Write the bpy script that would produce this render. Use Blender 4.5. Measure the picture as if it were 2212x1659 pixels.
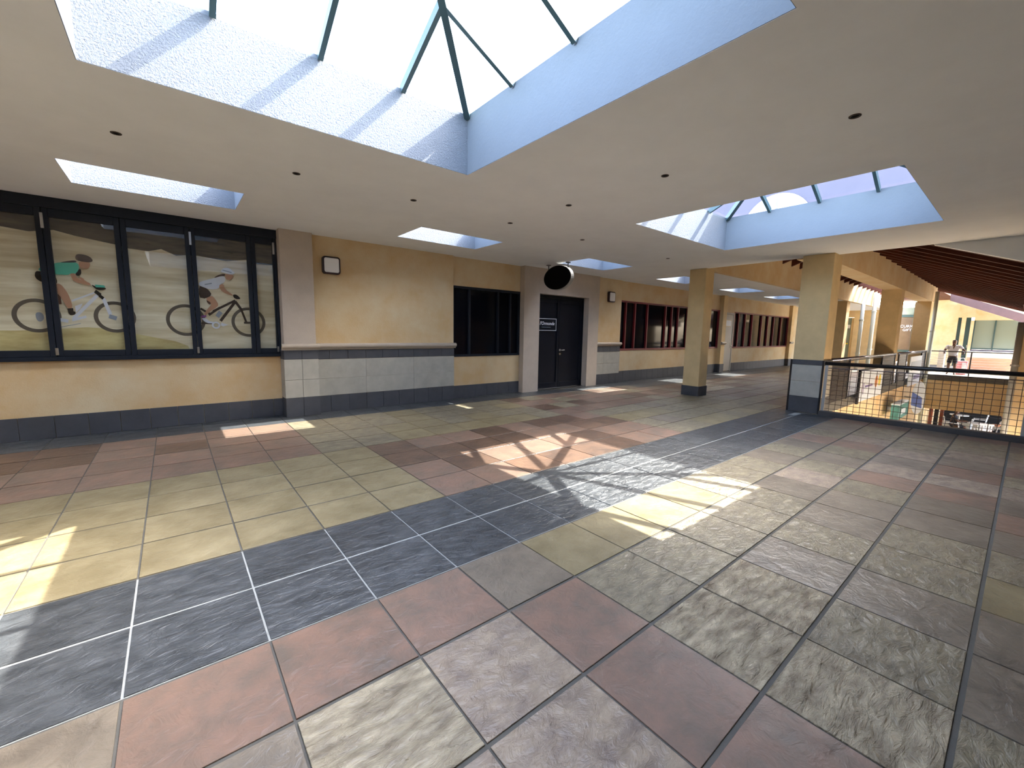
import bpy, bmesh, math, random
from mathutils import Vector, Matrix
random.seed(7)
for o in list(bpy.data.objects): bpy.data.objects.remove(o)
scene = bpy.context.scene
COL = scene.collection
# ---------------------------------------------------------------- camera
CAM = Vector((0.2407, -2.5531, 1.4273))
RR = [Vector((0.77701351, -0.62924464, 0.01735477)), Vector((-0.06488152, -0.1074801, -0.99208791)), Vector((0.62613129, 0.76973971, -0.12433983))]
FPX = 900.39
cd = bpy.data.cameras.new('camera'); cam = bpy.data.objects.new('camera', cd); COL.objects.link(cam)
cd.sensor_fit = 'HORIZONTAL'; cd.sensor_width = 36.0; cd.lens = 36.0*FPX/2212.0; cd.clip_start = 0.05; cd.clip_end = 300
cam.matrix_world = Matrix(((RR[0].x, -RR[1].x, -RR[2].x, CAM.x), (RR[0].y, -RR[1].y, -RR[2].y, CAM.y), (RR[0].z, -RR[1].z, -RR[2].z, CAM.z), (0, 0, 0, 1)))
scene.camera = cam
def project(v):
    d = Vector(v)-CAM
    z = d.dot(RR[2])
    if z < 0.05: return None
    return (1106+FPX*d.dot(RR[0])/z, 829.5+FPX*d.dot(RR[1])/z)
# ---------------------------------------------------------------- sky, sun, exposure
SUN_TRAVEL = Vector((-0.851, 0.177, -1.0)).normalized()
world = bpy.data.worlds.new('sky'); scene.world = world; world.use_nodes = True
wn = world.node_tree; wn.nodes.clear()
wo = wn.nodes.new('ShaderNodeOutputWorld'); wb = wn.nodes.new('ShaderNodeBackground'); ws = wn.nodes.new('ShaderNodeTexSky')
ws.sky_type = 'NISHITA'; ws.sun_disc = False; ws.sun_elevation = math.radians(48.6); ws.sun_rotation = math.radians(101.6)
ws.air_density = 1.0; ws.dust_density = 3.5; ws.ozone_density = 1.0
wh = wn.nodes.new('ShaderNodeHueSaturation'); wh.inputs['Saturation'].default_value = 0.78; wn.links.new(ws.outputs[0], wh.inputs['Color']); wn.links.new(wh.outputs[0], wb.inputs[0]); wn.links.new(wb.outputs[0], wo.inputs[0]); wb.inputs[1].default_value = 1.5
sl = bpy.data.lights.new('sun', 'SUN'); sl.energy = 11.0; sl.angle = math.radians(0.35); sl.color = (1.0, 0.95, 0.87)
so = bpy.data.objects.new('sun', sl); COL.objects.link(so); so.rotation_euler = SUN_TRAVEL.to_track_quat('-Z', 'Y').to_euler(); so.location = (20, -5, 25)
vs = scene.view_settings
scene.display_settings.display_device = 'sRGB'
vs.view_transform = 'Standard'; vs.look = 'None'; vs.gamma = 1.0; vs.use_curve_mapping = False; vs.exposure = 1.06

# ---------------------------------------------------------------- materials
MATS = {}
def lin(c): return tuple((x/255/12.92 if x/255 <= 0.04045 else ((x/255+0.055)/1.055)**2.4) for x in c)
def mat(name, rgb, rough=0.6, var=0.0, scale=6.0, bump=0.0, bscale=40.0, metal=0.0, rgb2=None, spec=0.5, rnd=0.0, stretch=None, detail=6.0, coat=0.0, bdist=0.01):
    m = bpy.data.materials.new(name); m.use_nodes = True; MATS[name] = m
    nt = m.node_tree; b = nt.nodes['Principled BSDF']
    b.inputs['Base Color'].default_value = (*lin(rgb), 1); b.inputs['Roughness'].default_value = rough
    b.inputs['Metallic'].default_value = metal; b.inputs['Specular IOR Level'].default_value = spec
    if coat: b.inputs['Coat Weight'].default_value = coat; b.inputs['Coat Roughness'].default_value = 0.15
    if var or bump or rgb2:
        tc = nt.nodes.new('ShaderNodeTexCoord'); oi = nt.nodes.new('ShaderNodeObjectInfo')
        ml = nt.nodes.new('ShaderNodeVectorMath'); ml.operation = 'MULTIPLY_ADD'
        nt.links.new(oi.outputs['Random'], ml.inputs[0]); ml.inputs[1].default_value = (37.0, 91.0, 53.0)
        nt.links.new(tc.outputs['Object'], ml.inputs[2])
        vec = ml.outputs[0]
        if stretch:
            sc = nt.nodes.new('ShaderNodeVectorMath'); sc.operation = 'MULTIPLY'; sc.inputs[1].default_value = stretch
            nt.links.new(vec, sc.inputs[0]); vec = sc.outputs[0]
        if var or rgb2:
            n = nt.nodes.new('ShaderNodeTexNoise'); n.inputs['Scale'].default_value = scale; n.inputs['Detail'].default_value = detail; n.inputs['Roughness'].default_value = 0.62
            nt.links.new(vec, n.inputs['Vector'])
            r = nt.nodes.new('ShaderNodeValToRGB'); nt.links.new(n.outputs['Fac'], r.inputs['Fac'])
            c = lin(rgb); c2 = lin(rgb2) if rgb2 else tuple(x*(1-var) for x in c); c1 = tuple(min(1, x*(1+var)) for x in c) if not rgb2 else c
            r.color_ramp.elements[0].position = 0.33; r.color_ramp.elements[1].position = 0.68
            r.color_ramp.elements[0].color = (*c2, 1); r.color_ramp.elements[1].color = (*c1, 1)
            out = r.outputs['Color']
            if rnd:
                hv = nt.nodes.new('ShaderNodeHueSaturation'); mr = nt.nodes.new('ShaderNodeMapRange')
                mr.inputs['To Min'].default_value = 1-rnd; mr.inputs['To Max'].default_value = 1+rnd
                nt.links.new(oi.outputs['Random'], mr.inputs['Value']); nt.links.new(mr.outputs['Result'], hv.inputs['Value'])
                nt.links.new(out, hv.inputs['Color']); out = hv.outputs['Color']
            nt.links.new(out, b.inputs['Base Color'])
        if bump:
            n2 = nt.nodes.new('ShaderNodeTexNoise'); n2.inputs['Scale'].default_value = bscale; n2.inputs['Detail'].default_value = 5.0; n2.inputs['Roughness'].default_value = 0.6
            if 'Distortion' in n2.inputs: n2.inputs['Distortion'].default_value = 0.6
            nt.links.new(vec, n2.inputs['Vector'])
            bp = nt.nodes.new('ShaderNodeBump'); bp.inputs['Strength'].default_value = bump; bp.inputs['Distance'].default_value = bdist
            nt.links.new(n2.outputs['Fac'], bp.inputs['Height']); nt.links.new(bp.outputs['Normal'], b.inputs['Normal'])
    return m
def glass(name, tint=(1, 1, 1), refl=1.0, dark=None, rough=0.0):
    m = bpy.data.materials.new(name); m.use_nodes = True; MATS[name] = m
    nt = m.node_tree; nt.nodes.clear()
    o = nt.nodes.new('ShaderNodeOutputMaterial'); mix = nt.nodes.new('ShaderNodeMixShader'); t = nt.nodes.new('ShaderNodeBsdfTransparent')
    g = nt.nodes.new('ShaderNodeBsdfGlossy'); f = nt.nodes.new('ShaderNodeFresnel'); f.inputs['IOR'].default_value = 1.5
    g.inputs['Roughness'].default_value = rough; t.inputs['Color'].default_value = (*tint, 1); g.inputs['Color'].default_value = (refl, refl, refl, 1)
    ge = nt.nodes.new('ShaderNodeNewGeometry'); mr = nt.nodes.new('ShaderNodeMapRange'); mr.inputs['To Min'].default_value = 1.5; mr.inputs['To Max'].default_value = 1/1.5
    nt.links.new(ge.outputs['Backfacing'], mr.inputs['Value']); nt.links.new(mr.outputs['Result'], f.inputs['IOR'])
    nt.links.new(f.outputs[0], mix.inputs[0]); nt.links.new(t.outputs[0], mix.inputs[1]); nt.links.new(g.outputs[0], mix.inputs[2]); nt.links.new(mix.outputs[0], o.inputs[0])
    return m
mat('ceiling_paint', (234, 236, 237), 0.85, 0.03, 2.0, 0.05, 60)
mat('wall_cream', (216, 198, 162), 0.8, rgb2=(206, 174, 126), scale=1.6, bump=0.35, bscale=55, detail=9.0)
mat('column_cream', (214, 188, 140), 0.8, 0.08, 3.0, 0.25, 60)
mat('taupe_plaster', (190, 177, 162), 0.8, 0.06, 4.0, 0.25, 70)
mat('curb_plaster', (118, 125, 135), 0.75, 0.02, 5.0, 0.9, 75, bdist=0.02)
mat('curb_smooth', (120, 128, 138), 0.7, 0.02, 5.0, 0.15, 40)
mat('slate_wall', (70, 72, 78), 0.5, 0.12, 6.0, 0.2, 30, rnd=0.06)
mat('stone_panel', (170, 167, 156), 0.6, 0.10, 5.0, 0.15, 40, rnd=0.04)
mat('stone_moulding', (176, 164, 148), 0.55, 0.06, 5.0, 0.1, 40)
mat('grout', (92, 90, 85), 0.9, 0.10, 9.0, 0.2, 80)
mat('grout_light', (158, 160, 158), 0.9, 0.10, 9.0, 0.2, 80)
mat('blue_black_frame', (24, 31, 42), 0.42, spec=0.3)
mat('door_navy', (16, 20, 30), 0.5, 0.12, 3.0, spec=0.2)
mat('dark_pane', (8, 11, 20), 0.06, spec=0.12)
mat('red_frame', (112, 26, 36), 0.4)
mat('interior_dark', (20, 20, 24), 0.9)
mat('black_metal', (20, 22, 28), 0.3)
mat('steel', (190, 190, 188), 0.28, metal=1.0)
mat('sky_bar', (66, 92, 98), 0.4)
mat('timber_dark', (84, 42, 28), 0.6, 0.2, 5.0, 0.1, 30, stretch=(1, 0.2, 1), spec=0.3)
mat('timber_mauve', (84, 60, 58), 0.6, 0.1, 4.0)
mat('white_paint', (224, 224, 220), 0.5)
mat('offwhite_door', (186, 180, 168), 0.5, 0.04, 3.0)
mat('diffuser', (236, 236, 236), 0.35)
mat('sign_black', (5, 5, 7), 0.7, spec=0.1)
mat('rim_grey', (150, 148, 140), 0.4)
mat('white_ink', (226, 232, 240), 0.5)
mat('grey_ink', (120, 135, 150), 0.5)
mat('poster_white', (214, 226, 240), 0.35)
mat('poster_blue', (92, 116, 190), 0.4)
mat('poster_orange', (216, 140, 70), 0.4)
mat('poster_yellow', (220, 200, 60), 0.4)
mat('poster_ink', (96, 80, 140), 0.4)
mat('sign_teal', (70, 130, 130), 0.4, 0.25, 6.0)
mat('yellow_strip', (220, 196, 30), 0.5)
mat('green_frame', (40, 72, 72), 0.4)
mat('paving', (184, 172, 152), 0.85, 0.08, 2.0)
mat('mauve_wall', (92, 88, 100), 0.85, 0.04, 2.0)
mat('plastic_white', (226, 228, 236), 0.4)
mat('skin', (96, 66, 52), 0.55)
mat('skin_light', (200, 150, 126), 0.55)
mat('cloth_white', (222, 224, 240), 0.8)
mat('cloth_dark', (34, 36, 48), 0.85)
mat('cloth_grey', (110, 122, 136), 0.8)
mat('cloth_pink', (220, 150, 166), 0.8)
mat('wood_brown', (120, 60, 44), 0.6, 0.15, 6.0)
# floor tiles (cleft slate in several natural colours)
mat('tile_slate', (80, 83, 86), 0.34, rgb2=(50, 53, 56), scale=6.0, bump=0.8, bscale=11, rnd=0.12, stretch=(1, 1.8, 1), spec=0.65, bdist=0.02)
mat('tile_yellow', (150, 138, 108), 0.36, rgb2=(118, 106, 78), scale=4.0, bump=0.6, bscale=11, rnd=0.07, spec=0.6, bdist=0.015)
mat('tile_red', (140, 111, 95), 0.36, rgb2=(108, 95, 84), scale=5.0, bump=0.6, bscale=11, rnd=0.08, spec=0.6, bdist=0.015)
mat('tile_tan', (148, 138, 114), 0.36, rgb2=(106, 98, 82), scale=7.0, bump=0.9, bscale=11, rnd=0.08, stretch=(1, 1.9, 1), spec=0.6, bdist=0.02)
mat('tile_cream', (184, 172, 146), 0.38, rgb2=(118, 106, 88), scale=9.0, bump=1.0, bscale=12, rnd=0.05, stretch=(0.8, 2.1, 1), spec=0.6, bdist=0.03)
mat('tile_brown', (130, 119, 104), 0.36, rgb2=(100, 91, 80), scale=5.0, bump=0.7, bscale=11, rnd=0.08, spec=0.6, bdist=0.015)
mat('tile_umber', (112, 88, 72), 0.36, rgb2=(80, 66, 58), scale=4.0, bump=0.6, bscale=11, rnd=0.12, spec=0.6, bdist=0.015)
mat('tile_mix', (160, 144, 124), 0.38, rgb2=(120, 106, 96), scale=7.0, bump=0.9, bscale=12, rnd=0.05, stretch=(1, 1.6, 1), spec=0.6, bdist=0.02)
glass('skylight_glass', (0.93, 0.96, 0.97), 0.8)
glass('window_glass', (0.95, 0.96, 0.95), 1.0)
glass('shop_glass', (0.55, 0.62, 0.58), 1.0)

# ---------------------------------------------------------------- builders
def origin_of(o):
    w = Vector((0, 0, 0))
    while o: w = w+o.location; o = o.parent
    return w
def tag(o, label=None, cat=None, group=None, kind=None):
    if label: o['label'] = label
    if cat: o['category'] = cat
    if group: o['group'] = group
    if kind: o['kind'] = kind
    return o
def empty(name, loc, label=None, cat=None, group=None, kind=None, parent=None):
    o = bpy.data.objects.new(name, None); COL.objects.link(o); o.empty_display_size = 0.1
    o.location = Vector(loc)-(origin_of(parent) if parent else Vector((0, 0, 0)))
    if parent: o.parent = parent
    return tag(o, label, cat, group, kind)
class MB:
    def __init__(s): s.v = []; s.f = []; s.mi = []
    def poly(s, pts, m=0):
        n = len(s.v); s.v += [tuple(p) for p in pts]; s.f.append(tuple(range(n, n+len(pts)))); s.mi.append(m); return s
    def add(s, vs_, fs, m=0):
        n = len(s.v); s.v += [tuple(p) for p in vs_]; s.f += [tuple(i+n for i in f) for f in fs]; s.mi += [m]*len(fs); return s
    def box(s, x0, x1, y0, y1, z0, z1, m=0):
        return s.add([(x0, y0, z0), (x1, y0, z0), (x1, y1, z0), (x0, y1, z0), (x0, y0, z1), (x1, y0, z1), (x1, y1, z1), (x0, y1, z1)],
                     [(0, 3, 2, 1), (4, 5, 6, 7), (0, 1, 5, 4), (1, 2, 6, 5), (2, 3, 7, 6), (3, 0, 4, 7)], m)
    def tile(s, x0, x1, y0, y1, z0, z1, c, m=0, axis='z'):
        # box with a chamfered face on +z (floor) or -y (wall) or -x (column)
        a = [(x0, y0, z0), (x1, y0, z0), (x1, y1, z0), (x0, y1, z0)]
        b = [(x0, y0, z1-c), (x1, y0, z1-c), (x1, y1, z1-c), (x0, y1, z1-c)]
        t = [(x0+c, y0+c, z1), (x1-c, y0+c, z1), (x1-c, y1-c, z1), (x0+c, y1-c, z1)]
        fs = [(8, 9, 10, 11)]
        for i in range(4):
            j = (i+1) % 4; fs += [(i, j, 4+j, 4+i), (4+i, 4+j, 8+j, 8+i)]
        return s.add(a+b+t, fs, m)
    def beam(s, p, q, w, h, up=(0, 0, 1), m=0):
        p = Vector(p); q = Vector(q); d = (q-p).normalized(); u = Vector(up); r = d.cross(u)
        if r.length < 1e-4: r = d.cross(Vector((1, 0, 0)))
        r.normalize(); u = r.cross(d).normalized()
        vs_ = []
        for e in (p, q):
            for a, b in ((-1, -1), (1, -1), (1, 1), (-1, 1)): vs_.append(e+r*(a*w/2)+u*(b*h/2))
        return s.add(vs_, [(0, 1, 2, 3), (7, 6, 5, 4), (0, 4, 5, 1), (1, 5, 6, 2), (2, 6, 7, 3), (3, 7, 4, 0)], m)
    def tube(s, pts, r, n=8, m=0, cap=True):
        pts = [Vector(p) for p in pts]; rings = []
        rs = r if isinstance(r, (list, tuple)) else [r]*len(pts)
        base = len(s.v)
        for i, p in enumerate(pts):
            d = (pts[min(i+1, len(pts)-1)]-pts[max(i-1, 0)]).normalized()
            a = d.cross(Vector((0, 0, 1)))
            if a.length < 1e-3: a = d.cross(Vector((1, 0, 0)))
            a.normalize(); b = d.cross(a).normalized()
            for k in range(n):
                t = 2*math.pi*k/n; s.v.append(tuple(p+a*(math.cos(t)*rs[i])+b*(math.sin(t)*rs[i])))
        for i in range(len(pts)-1):
            for k in range(n):
                k2 = (k+1) % n
                s.f.append((base+i*n+k, base+i*n+k2, base+(i+1)*n+k2, base+(i+1)*n+k)); s.mi.append(m)
        if cap:
            s.f.append(tuple(base+k for k in range(n))[::-1]); s.mi.append(m)
            s.f.append(tuple(base+(len(pts)-1)*n+k for k in range(n))); s.mi.append(m)
        return s
    def extrude(s, loop, d, m=0):
        # closed planar loop (list of 3D) extruded by vector d
        n = len(loop); d = Vector(d); a = [Vector(p) for p in loop]; b = [p+d for p in a]
        fs = [tuple(range(n))[::-1], tuple(range(n, 2*n))]+[(i, (i+1) % n, n+(i+1) % n, n+i) for i in range(n)]
        return s.add(a+b, fs, m)
    def build(s, name, mats, parent=None, bevel=0.0, smooth=False, seg=1, fix=True):
        mats = mats if isinstance(mats, (list, tuple)) else [mats]
        xs = [v[0] for v in s.v]; ys = [v[1] for v in s.v]; zs = [v[2] for v in s.v]
        o0 = Vector(((min(xs)+max(xs))/2, (min(ys)+max(ys))/2, min(zs)))
        me = bpy.data.meshes.new(name)
        me.from_pydata([tuple(Vector(v)-o0) for v in s.v], [], s.f)
        for m in mats: me.materials.append(MATS[m])
        for p, i in zip(me.polygons, s.mi): p.material_index = i
        if bevel or fix:
            bm = bmesh.new(); bm.from_mesh(me)
            bmesh.ops.remove_doubles(bm, verts=bm.verts, dist=1e-5) if bevel else None
            bmesh.ops.recalc_face_normals(bm, faces=bm.faces)
            if bevel: bmesh.ops.bevel(bm, geom=list(bm.edges), offset=bevel, segments=seg, affect='EDGES', profile=0.5, clamp_overlap=True)
            bm.to_mesh(me); bm.free()
        if smooth:
            for p in me.polygons: p.use_smooth = True
        o = bpy.data.objects.new(name, me); COL.objects.link(o)
        o.location = o0-(origin_of(parent) if parent else Vector((0, 0, 0)))
        if parent: o.parent = parent
        return o
def bx(name, m, x0, x1, y0, y1, z0, z1, parent=None, bevel=0.0):
    return MB().box(x0, x1, y0, y1, z0, z1).build(name, m, parent, bevel)
def sbox(name, m, label, cat, *c, bevel=0.0):
    return tag(bx(name, m, *c, bevel=bevel), label, cat, kind='structure')
def cells(name, m, xs, ys, inside, z0, z1):
    b = MB(); nx, ny = len(xs)-1, len(ys)-1
    I = [[inside((xs[i]+xs[i+1])/2, (ys[j]+ys[j+1])/2) for j in range(ny)] for i in range(nx)]
    g = lambda i, j: 0 <= i < nx and 0 <= j < ny and I[i][j]
    for i in range(nx):
        for j in range(ny):
            if not I[i][j]: continue
            x0, x1, y0, y1 = xs[i], xs[i+1], ys[j], ys[j+1]
            b.poly([(x0, y0, z0), (x0, y1, z0), (x1, y1, z0), (x1, y0, z0)]); b.poly([(x0, y0, z1), (x1, y0, z1), (x1, y1, z1), (x0, y1, z1)])
            if not g(i-1, j): b.poly([(x0, y0, z0), (x0, y0, z1), (x0, y1, z1), (x0, y1, z0)])
            if not g(i+1, j): b.poly([(x1, y0, z0), (x1, y1, z0), (x1, y1, z1), (x1, y0, z1)])
            if not g(i, j-1): b.poly([(x0, y0, z0), (x1, y0, z0), (x1, y0, z1), (x0, y0, z1)])
            if not g(i, j+1): b.poly([(x0, y1, z0), (x0, y1, z1), (x1, y1, z1), (x1, y1, z0)])
    return b.build(name, m, fix=False)
H = 2.93
# ================================================================ floor slab and tiles
XV0, XV1, YV = 9.55, 24.2, 0.06       # the open well: x from XV0 to XV1, y below YV
fl = cells('floor', 'grout', [-8, XV0, XV1, 30.2, 34], [-7, -6, YV, 5.4],
           lambda x, y: (x < XV0) or (y > YV) or (x > XV1 and y > -6), -0.22, -0.006)
tag(fl, 'multicoloured slate tiled floor of the upper walkway', 'floor', kind='structure')
def yj(j): return -j*0.507 if j >= 0 else -j*0.488
EXPL = {1: {-3: 'R', -2: 'R', -1: 'B', 0: 'R', 1: 'R', 2: 'R', 3: 'B', 4: 'Y', 5: 'Y', 6: 'Y', 7: 'Y', 8: 'T', 9: 'T', 10: 'T', 11: 'B', 12: 'T', 13: 'B', 14: 'R', 15: 'T', 16: 'B', 17: 'B'},
        2: {-2: 'B', -1: 'R', 0: 'K', 1: 'C', 2: 'M', 3: 'R', 4: 'T', 5: 'T', 6: 'T', 7: 'T', 8: 'T', 9: 'B', 10: 'M', 11: 'T', 12: 'B', 13: 'T', 14: 'R', 15: 'M', 16: 'T'},
        3: {0: 'R', 1: 'M', 2: 'M', 3: 'R', 4: 'C', 5: 'C', 6: 'B', 7: 'T', 8: 'B', 9: 'B', 10: 'T', 11: 'R', 12: 'M', 13: 'B', 14: 'M', 15: 'T', 16: 'T'},
        4: {2: 'T', 3: 'R', 4: 'C', 5: 'T', 6: 'B', 7: 'T', 8: 'T', 9: 'B', 10: 'B', 11: 'R', 12: 'M', 13: 'R', 14: 'B', 15: 'M', 16: 'T'},
        5: {3: 'R', 4: 'T', 5: 'B', 6: 'B', 7: 'Y', 8: 'T', 9: 'B', 10: 'R', 11: 'B', 12: 'M', 13: 'T', 14: 'R', 15: 'M'}}
TM = ['tile_slate', 'tile_yellow', 'tile_red', 'tile_tan', 'tile_cream', 'tile_brown', 'tile_umber', 'tile_mix']
TK = {'S': 0, 'Y': 1, 'R': 2, 'T': 3, 'C': 4, 'B': 5, 'D': 6, 'M': 7, 'K': 5}
def tkind(i, r):
    h = random.Random(i*131+r*977+5)
    if r in (-1, 0): return 'S' if i <= 18 else h.choice('BDT')
    if r <= -10: return 'S'
    if i >= 20: return h.choice('BDBTD') if r > -9 else 'S'
    if r in EXPL and i in EXPL[r]: return EXPL[r][i]
    if r >= 1: return h.choice('TBRTMTBR')
    blk = (i-4)//8 if r >= -5 else (i+5)//8
    if r >= -5:
        if blk % 2 == 0: return h.choice('DDRDRRD') if i < 12 else 'T'
        return 'Y' if i < 4 else h.choice('TTYBT')
    if i < 3: return h.choice('RRRDRR')
    if i < 11: return h.choice('TTYTY')
    return h.choice('RRDRBT')
def tspan(i, r):
    x0, x1 = i*0.5, (i+1)*0.5; ya, yb = yj(r+1), yj(r)
    return x0+0.005, x1-0.005, ya+0.0095, yb-0.0095
gs_ = MB().box(-7.9, XV0-.2, yj(1)+.004, yj(-1)-.004, -.0059, -.0045).build('grout_band', 'grout_light', fl)
TL = []
for i in range(-16, 61):
    for r in range(-11, 14):
        x0, x1, y0, y1 = tspan(i, r)
        if y1 > 5.3: y1 = 5.3
        if y1-y0 < 0.05: continue
        xc, yc = (x0+x1)/2, (y0+y1)/2
        if x1 > XV0-0.16 and y0 < YV+0.02:
            if x0 > XV0-0.3 or y1 < YV+0.2: 
                if x0 > XV0-0.3 and y1 > YV+0.2: y0 = YV+0.05
                elif x0 < XV0-0.3: x1 = XV0-0.16
                else: continue
            else: y0 = YV+0.05
        if x1-x0 < 0.05 or y1-y0 < 0.05: continue
        if x0 > 30 or y0 < -6.9 or x0 < -7.9: continue
        P = [project((a, b, 0)) for a, b in ((x0, y0), (x1, y0), (x1, y1), (x0, y1))]
        area = 0
        if all(P):
            cx, cy = sum(p[0] for p in P)/4, sum(p[1] for p in P)/4
            if any(-20 < p[0] < 2232 and -20 < p[1] < 1680 for p in P):
                area = abs(sum(P[k][0]*P[(k+1) % 4][1]-P[(k+1) % 4][0]*P[k][1] for k in range(4)))/2
        TL.append((area, i, r, x0, x1, y0, y1))
TL.sort(reverse=True)
TMESH = {}
stuff = MB()
for n, (area, i, r, x0, x1, y0, y1) in enumerate(TL):
    k = tkind(i, r); mi = TK[k]
    if n < 300:
        key = (mi, round(x1-x0, 3), round(y1-y0, 3))
        jit = random.Random(i*7+r*31)
        if key not in TMESH:
            o = MB().tile(0, x1-x0, 0, y1-y0, -0.006, 0.0, 0.0012).build('tile', TM[mi], fl, fix=False); TMESH[key] = o.data
        else:
            o = bpy.data.objects.new('tile', TMESH[key]); COL.objects.link(o); o.parent = fl
        w = Vector(((x0+x1)/2, (y0+y1)/2, -0.006+jit.uniform(-0.001, 0.001)))
        o.location = w-origin_of(fl)
    else:
        stuff.tile(x0, x1, y0, y1, -0.006, 0.0, 0.0012, mi)
so_ = stuff.build('tile_field', TM, fl, fix=False); so_['kind'] = 'stuff'

# ================================================================ ceiling with skylight openings
BIG = [(-0.083, 2.573, -1.71, 1.056), (5.30, 7.98, -1.70, 1.03), (-5.46, -2.80, -1.71, 1.056)]  # last one is unseen, added behind the camera to light the hall
SMX = [(-4.25, -2.75), (-0.49, 0.98), (3.19, 4.70), (6.91, 8.40), (10.67, 12.20), (14.41, 15.91), (18.08, 19.56)]  # first one is unseen, added past the left edge for its light
SY0, SY1 = 3.242, 4.088
holes = [(a-.004, b+.004, c-.004, d+.004) for a, b, c, d in BIG+[(a, b, SY0, SY1) for a, b in SMX]]
XE, YB = 9.80, 2.30      # ceiling edge over the well; bulkhead line of the far walkway
xs = sorted(set([-8, XE, 30.2]+[v for h in holes for v in h[:2]])); ys = sorted(set([-7, YB, 5.4]+[v for h in holes for v in h[2:]]))
def cin(x, y):
    if any(a < x < b and c < y < d for a, b, c, d in holes): return False
    return x < XE or y > YB
ce = cells('ceiling', 'ceiling_paint', xs, ys, cin, H, H+0.12)
tag(ce, 'smooth off-white plaster ceiling pierced by skylight openings', 'ceiling', kind='structure')
def skylight(x0, x1, y0, y1, label, big):
    zt = 3.445 if big else 3.40; t = 0.10; zb = H+0.001
    e = empty('roof_skylight', ((x0+x1)/2, (y0+y1)/2, H), label, 'skylight', 'pyramid skylights' if big else 'small walkway skylights')
    g = 0.0
    for (a, b, c, d, m) in ((x0-t, x1+t, y1, y1+t, 'curb_plaster'), (x0-t, x1+t, y0-t, y0, 'curb_smooth'), (x0-t, x0, y0, y1, 'curb_smooth'), (x1, x1+t, y0, y1, 'curb_smooth')):
        bx('curb_wall', m, a, b, c, d, H+0.002, zt, e)
    if big:
        n = 4; pitch = 0.48; cx, cy = (x0+x1)/2, (y0+y1)/2; hx, hy = (x1-x0)/2, (y1-y0)/2; za = zt+0.02+pitch*hx
        ap = Vector((cx, cy, za)); z0 = zt+0.02
        cor = [Vector((x0, y0, z0)), Vector((x1, y0, z0)), Vector((x1, y1, z0)), Vector((x0, y1, z0))]
        f_ = MB()
        for (a_, b_, c_, d_) in ((x0-.09, x1+.09, y1+.01, y1+.09), (x0-.09, x1+.09, y0-.09, y0-.01), (x0-.09, x0-.01, y0-.01, y1+.01), (x1+.01, x1+.09, y0-.01, y1+.01)): f_.box(a_, b_, c_, d_, zt+.001, zt+.035)
        f_.build('base_frame', 'curb_smooth', e)
        for c in cor: MB().beam(c, ap, .055, .09).build('hip_bar', 'sky_bar', e)
        for k in range(4):
            A, B_ = cor[k], cor[(k+1) % 4]
            pts = [A+(B_-A)*(q/n) for q in range(n+1)]
            hip = []
            for q in range(n+1):
                s = min(q, n-q)/(n/2)
                hip.append((A if q <= n/2 else B_).lerp(ap, s) if q != n/2 else ap)
            for q in range(1, n): MB().beam(pts[q], hip[q], .038, .07).build('glazing_bar', 'sky_bar', e)
            up = Vector((0, 0, 0.045))
            for q in range(n):
                loop = [pts[q]+up, pts[q+1]+up, hip[q+1]+up, hip[q]+up]
                loop = [loop[0]]+[v for u, v in zip(loop, loop[1:]) if (v-u).length > 1e-4]
                if (loop[-1]-loop[0]).length < 1e-4: loop.pop()
                MB().poly(loop).build('glass_pane', 'skylight_glass', e, fix=False)
        MB().tube([ap-Vector((0, 0, .06)), ap+Vector((0, 0, .10))], [.07, .05], 8).build('apex_cap', 'sky_bar', e)
    else:
        MB().poly([(x0-.05, y0-.05, zt+.01), (x1+.05, y0-.05, zt+.01), (x1+.05, y1+.05, zt+.01), (x0-.05, y1+.05, zt+.01)]).build('glass_pane', 'skylight_glass', e, fix=False)
        f = MB()
        f.box(x0-.08, x1+.08, y0-.08, y0-.01, zt+.012, zt+.05).box(x0-.08, x1+.08, y1+.01, y1+.08, zt+.012, zt+.05).box(x0-.08, x0-.01, y0-.01, y1+.01, zt+.012, zt+.05).box(x1+.01, x1+.08, y0-.01, y1+.01, zt+.012, zt+.05)
        f.build('glazing_frame', 'white_paint', e)
    return e
BL = ['large pyramid skylight nearest the camera at the top of the view', 'large pyramid skylight near the railing, second from the camera', 'large pyramid skylight behind the camera, out of view']
for h, l in zip(BIG, BL): skylight(*h, l, True)
SLB = ['small rectangular skylight out of view beyond the left edge', 'small rectangular skylight in the ceiling above the cyclist mural window', 'small rectangular skylight in the ceiling above the plain cream wall panel', 'small rectangular skylight behind the hanging oval sign', 'small rectangular skylight partly hidden by the slim square column', 'small rectangular skylight just right of the slim square column', 'small rectangular skylight beside the wide clad column, farthest in view']
for (a, b), l in zip(SMX, SLB): skylight(a, b, SY0, SY1, l, False)

# ================================================================ shop wall along the left
def swall(label, *c, m='wall_cream', name='wall_left'): return sbox(name, m, label, 'wall', *c)
def tiles_row(parent, m, x0, x1, joints, yf, z0, z1, d=0.03, g=0.004):
    xs_ = [x0]+[j for j in joints if x0+0.03 < j < x1-0.03]+[x1]
    for a, b in zip(xs_, xs_[1:]):
        MB().box(a+g/2, b-g/2, yf, yf+d, z0+g/2, z1-g/2).build('wall_tile', m, parent, 0.002)
def moulding(parent, x0, x1, yf, z0=1.075, z1=1.18, ret=True):
    d = 0.07; pr = [(0, z0), (-0.022, z0), (-0.03, z0+.02), (-0.05, z0+.03), (-0.062, z0+.045), (-0.066, (z0+z1)/2+.01), (-0.06, z1-.02), (-0.045, z1-.004), (-0.02, z1), (0, z1)]
    MB().extrude([(x0, yf+a, b) for a, b in pr], (x1-x0, 0, 0)).build('dado_moulding', 'stone_moulding', parent, smooth=False)
JT = [2.30+0.31*k for k in range(-14, 60)]
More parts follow.
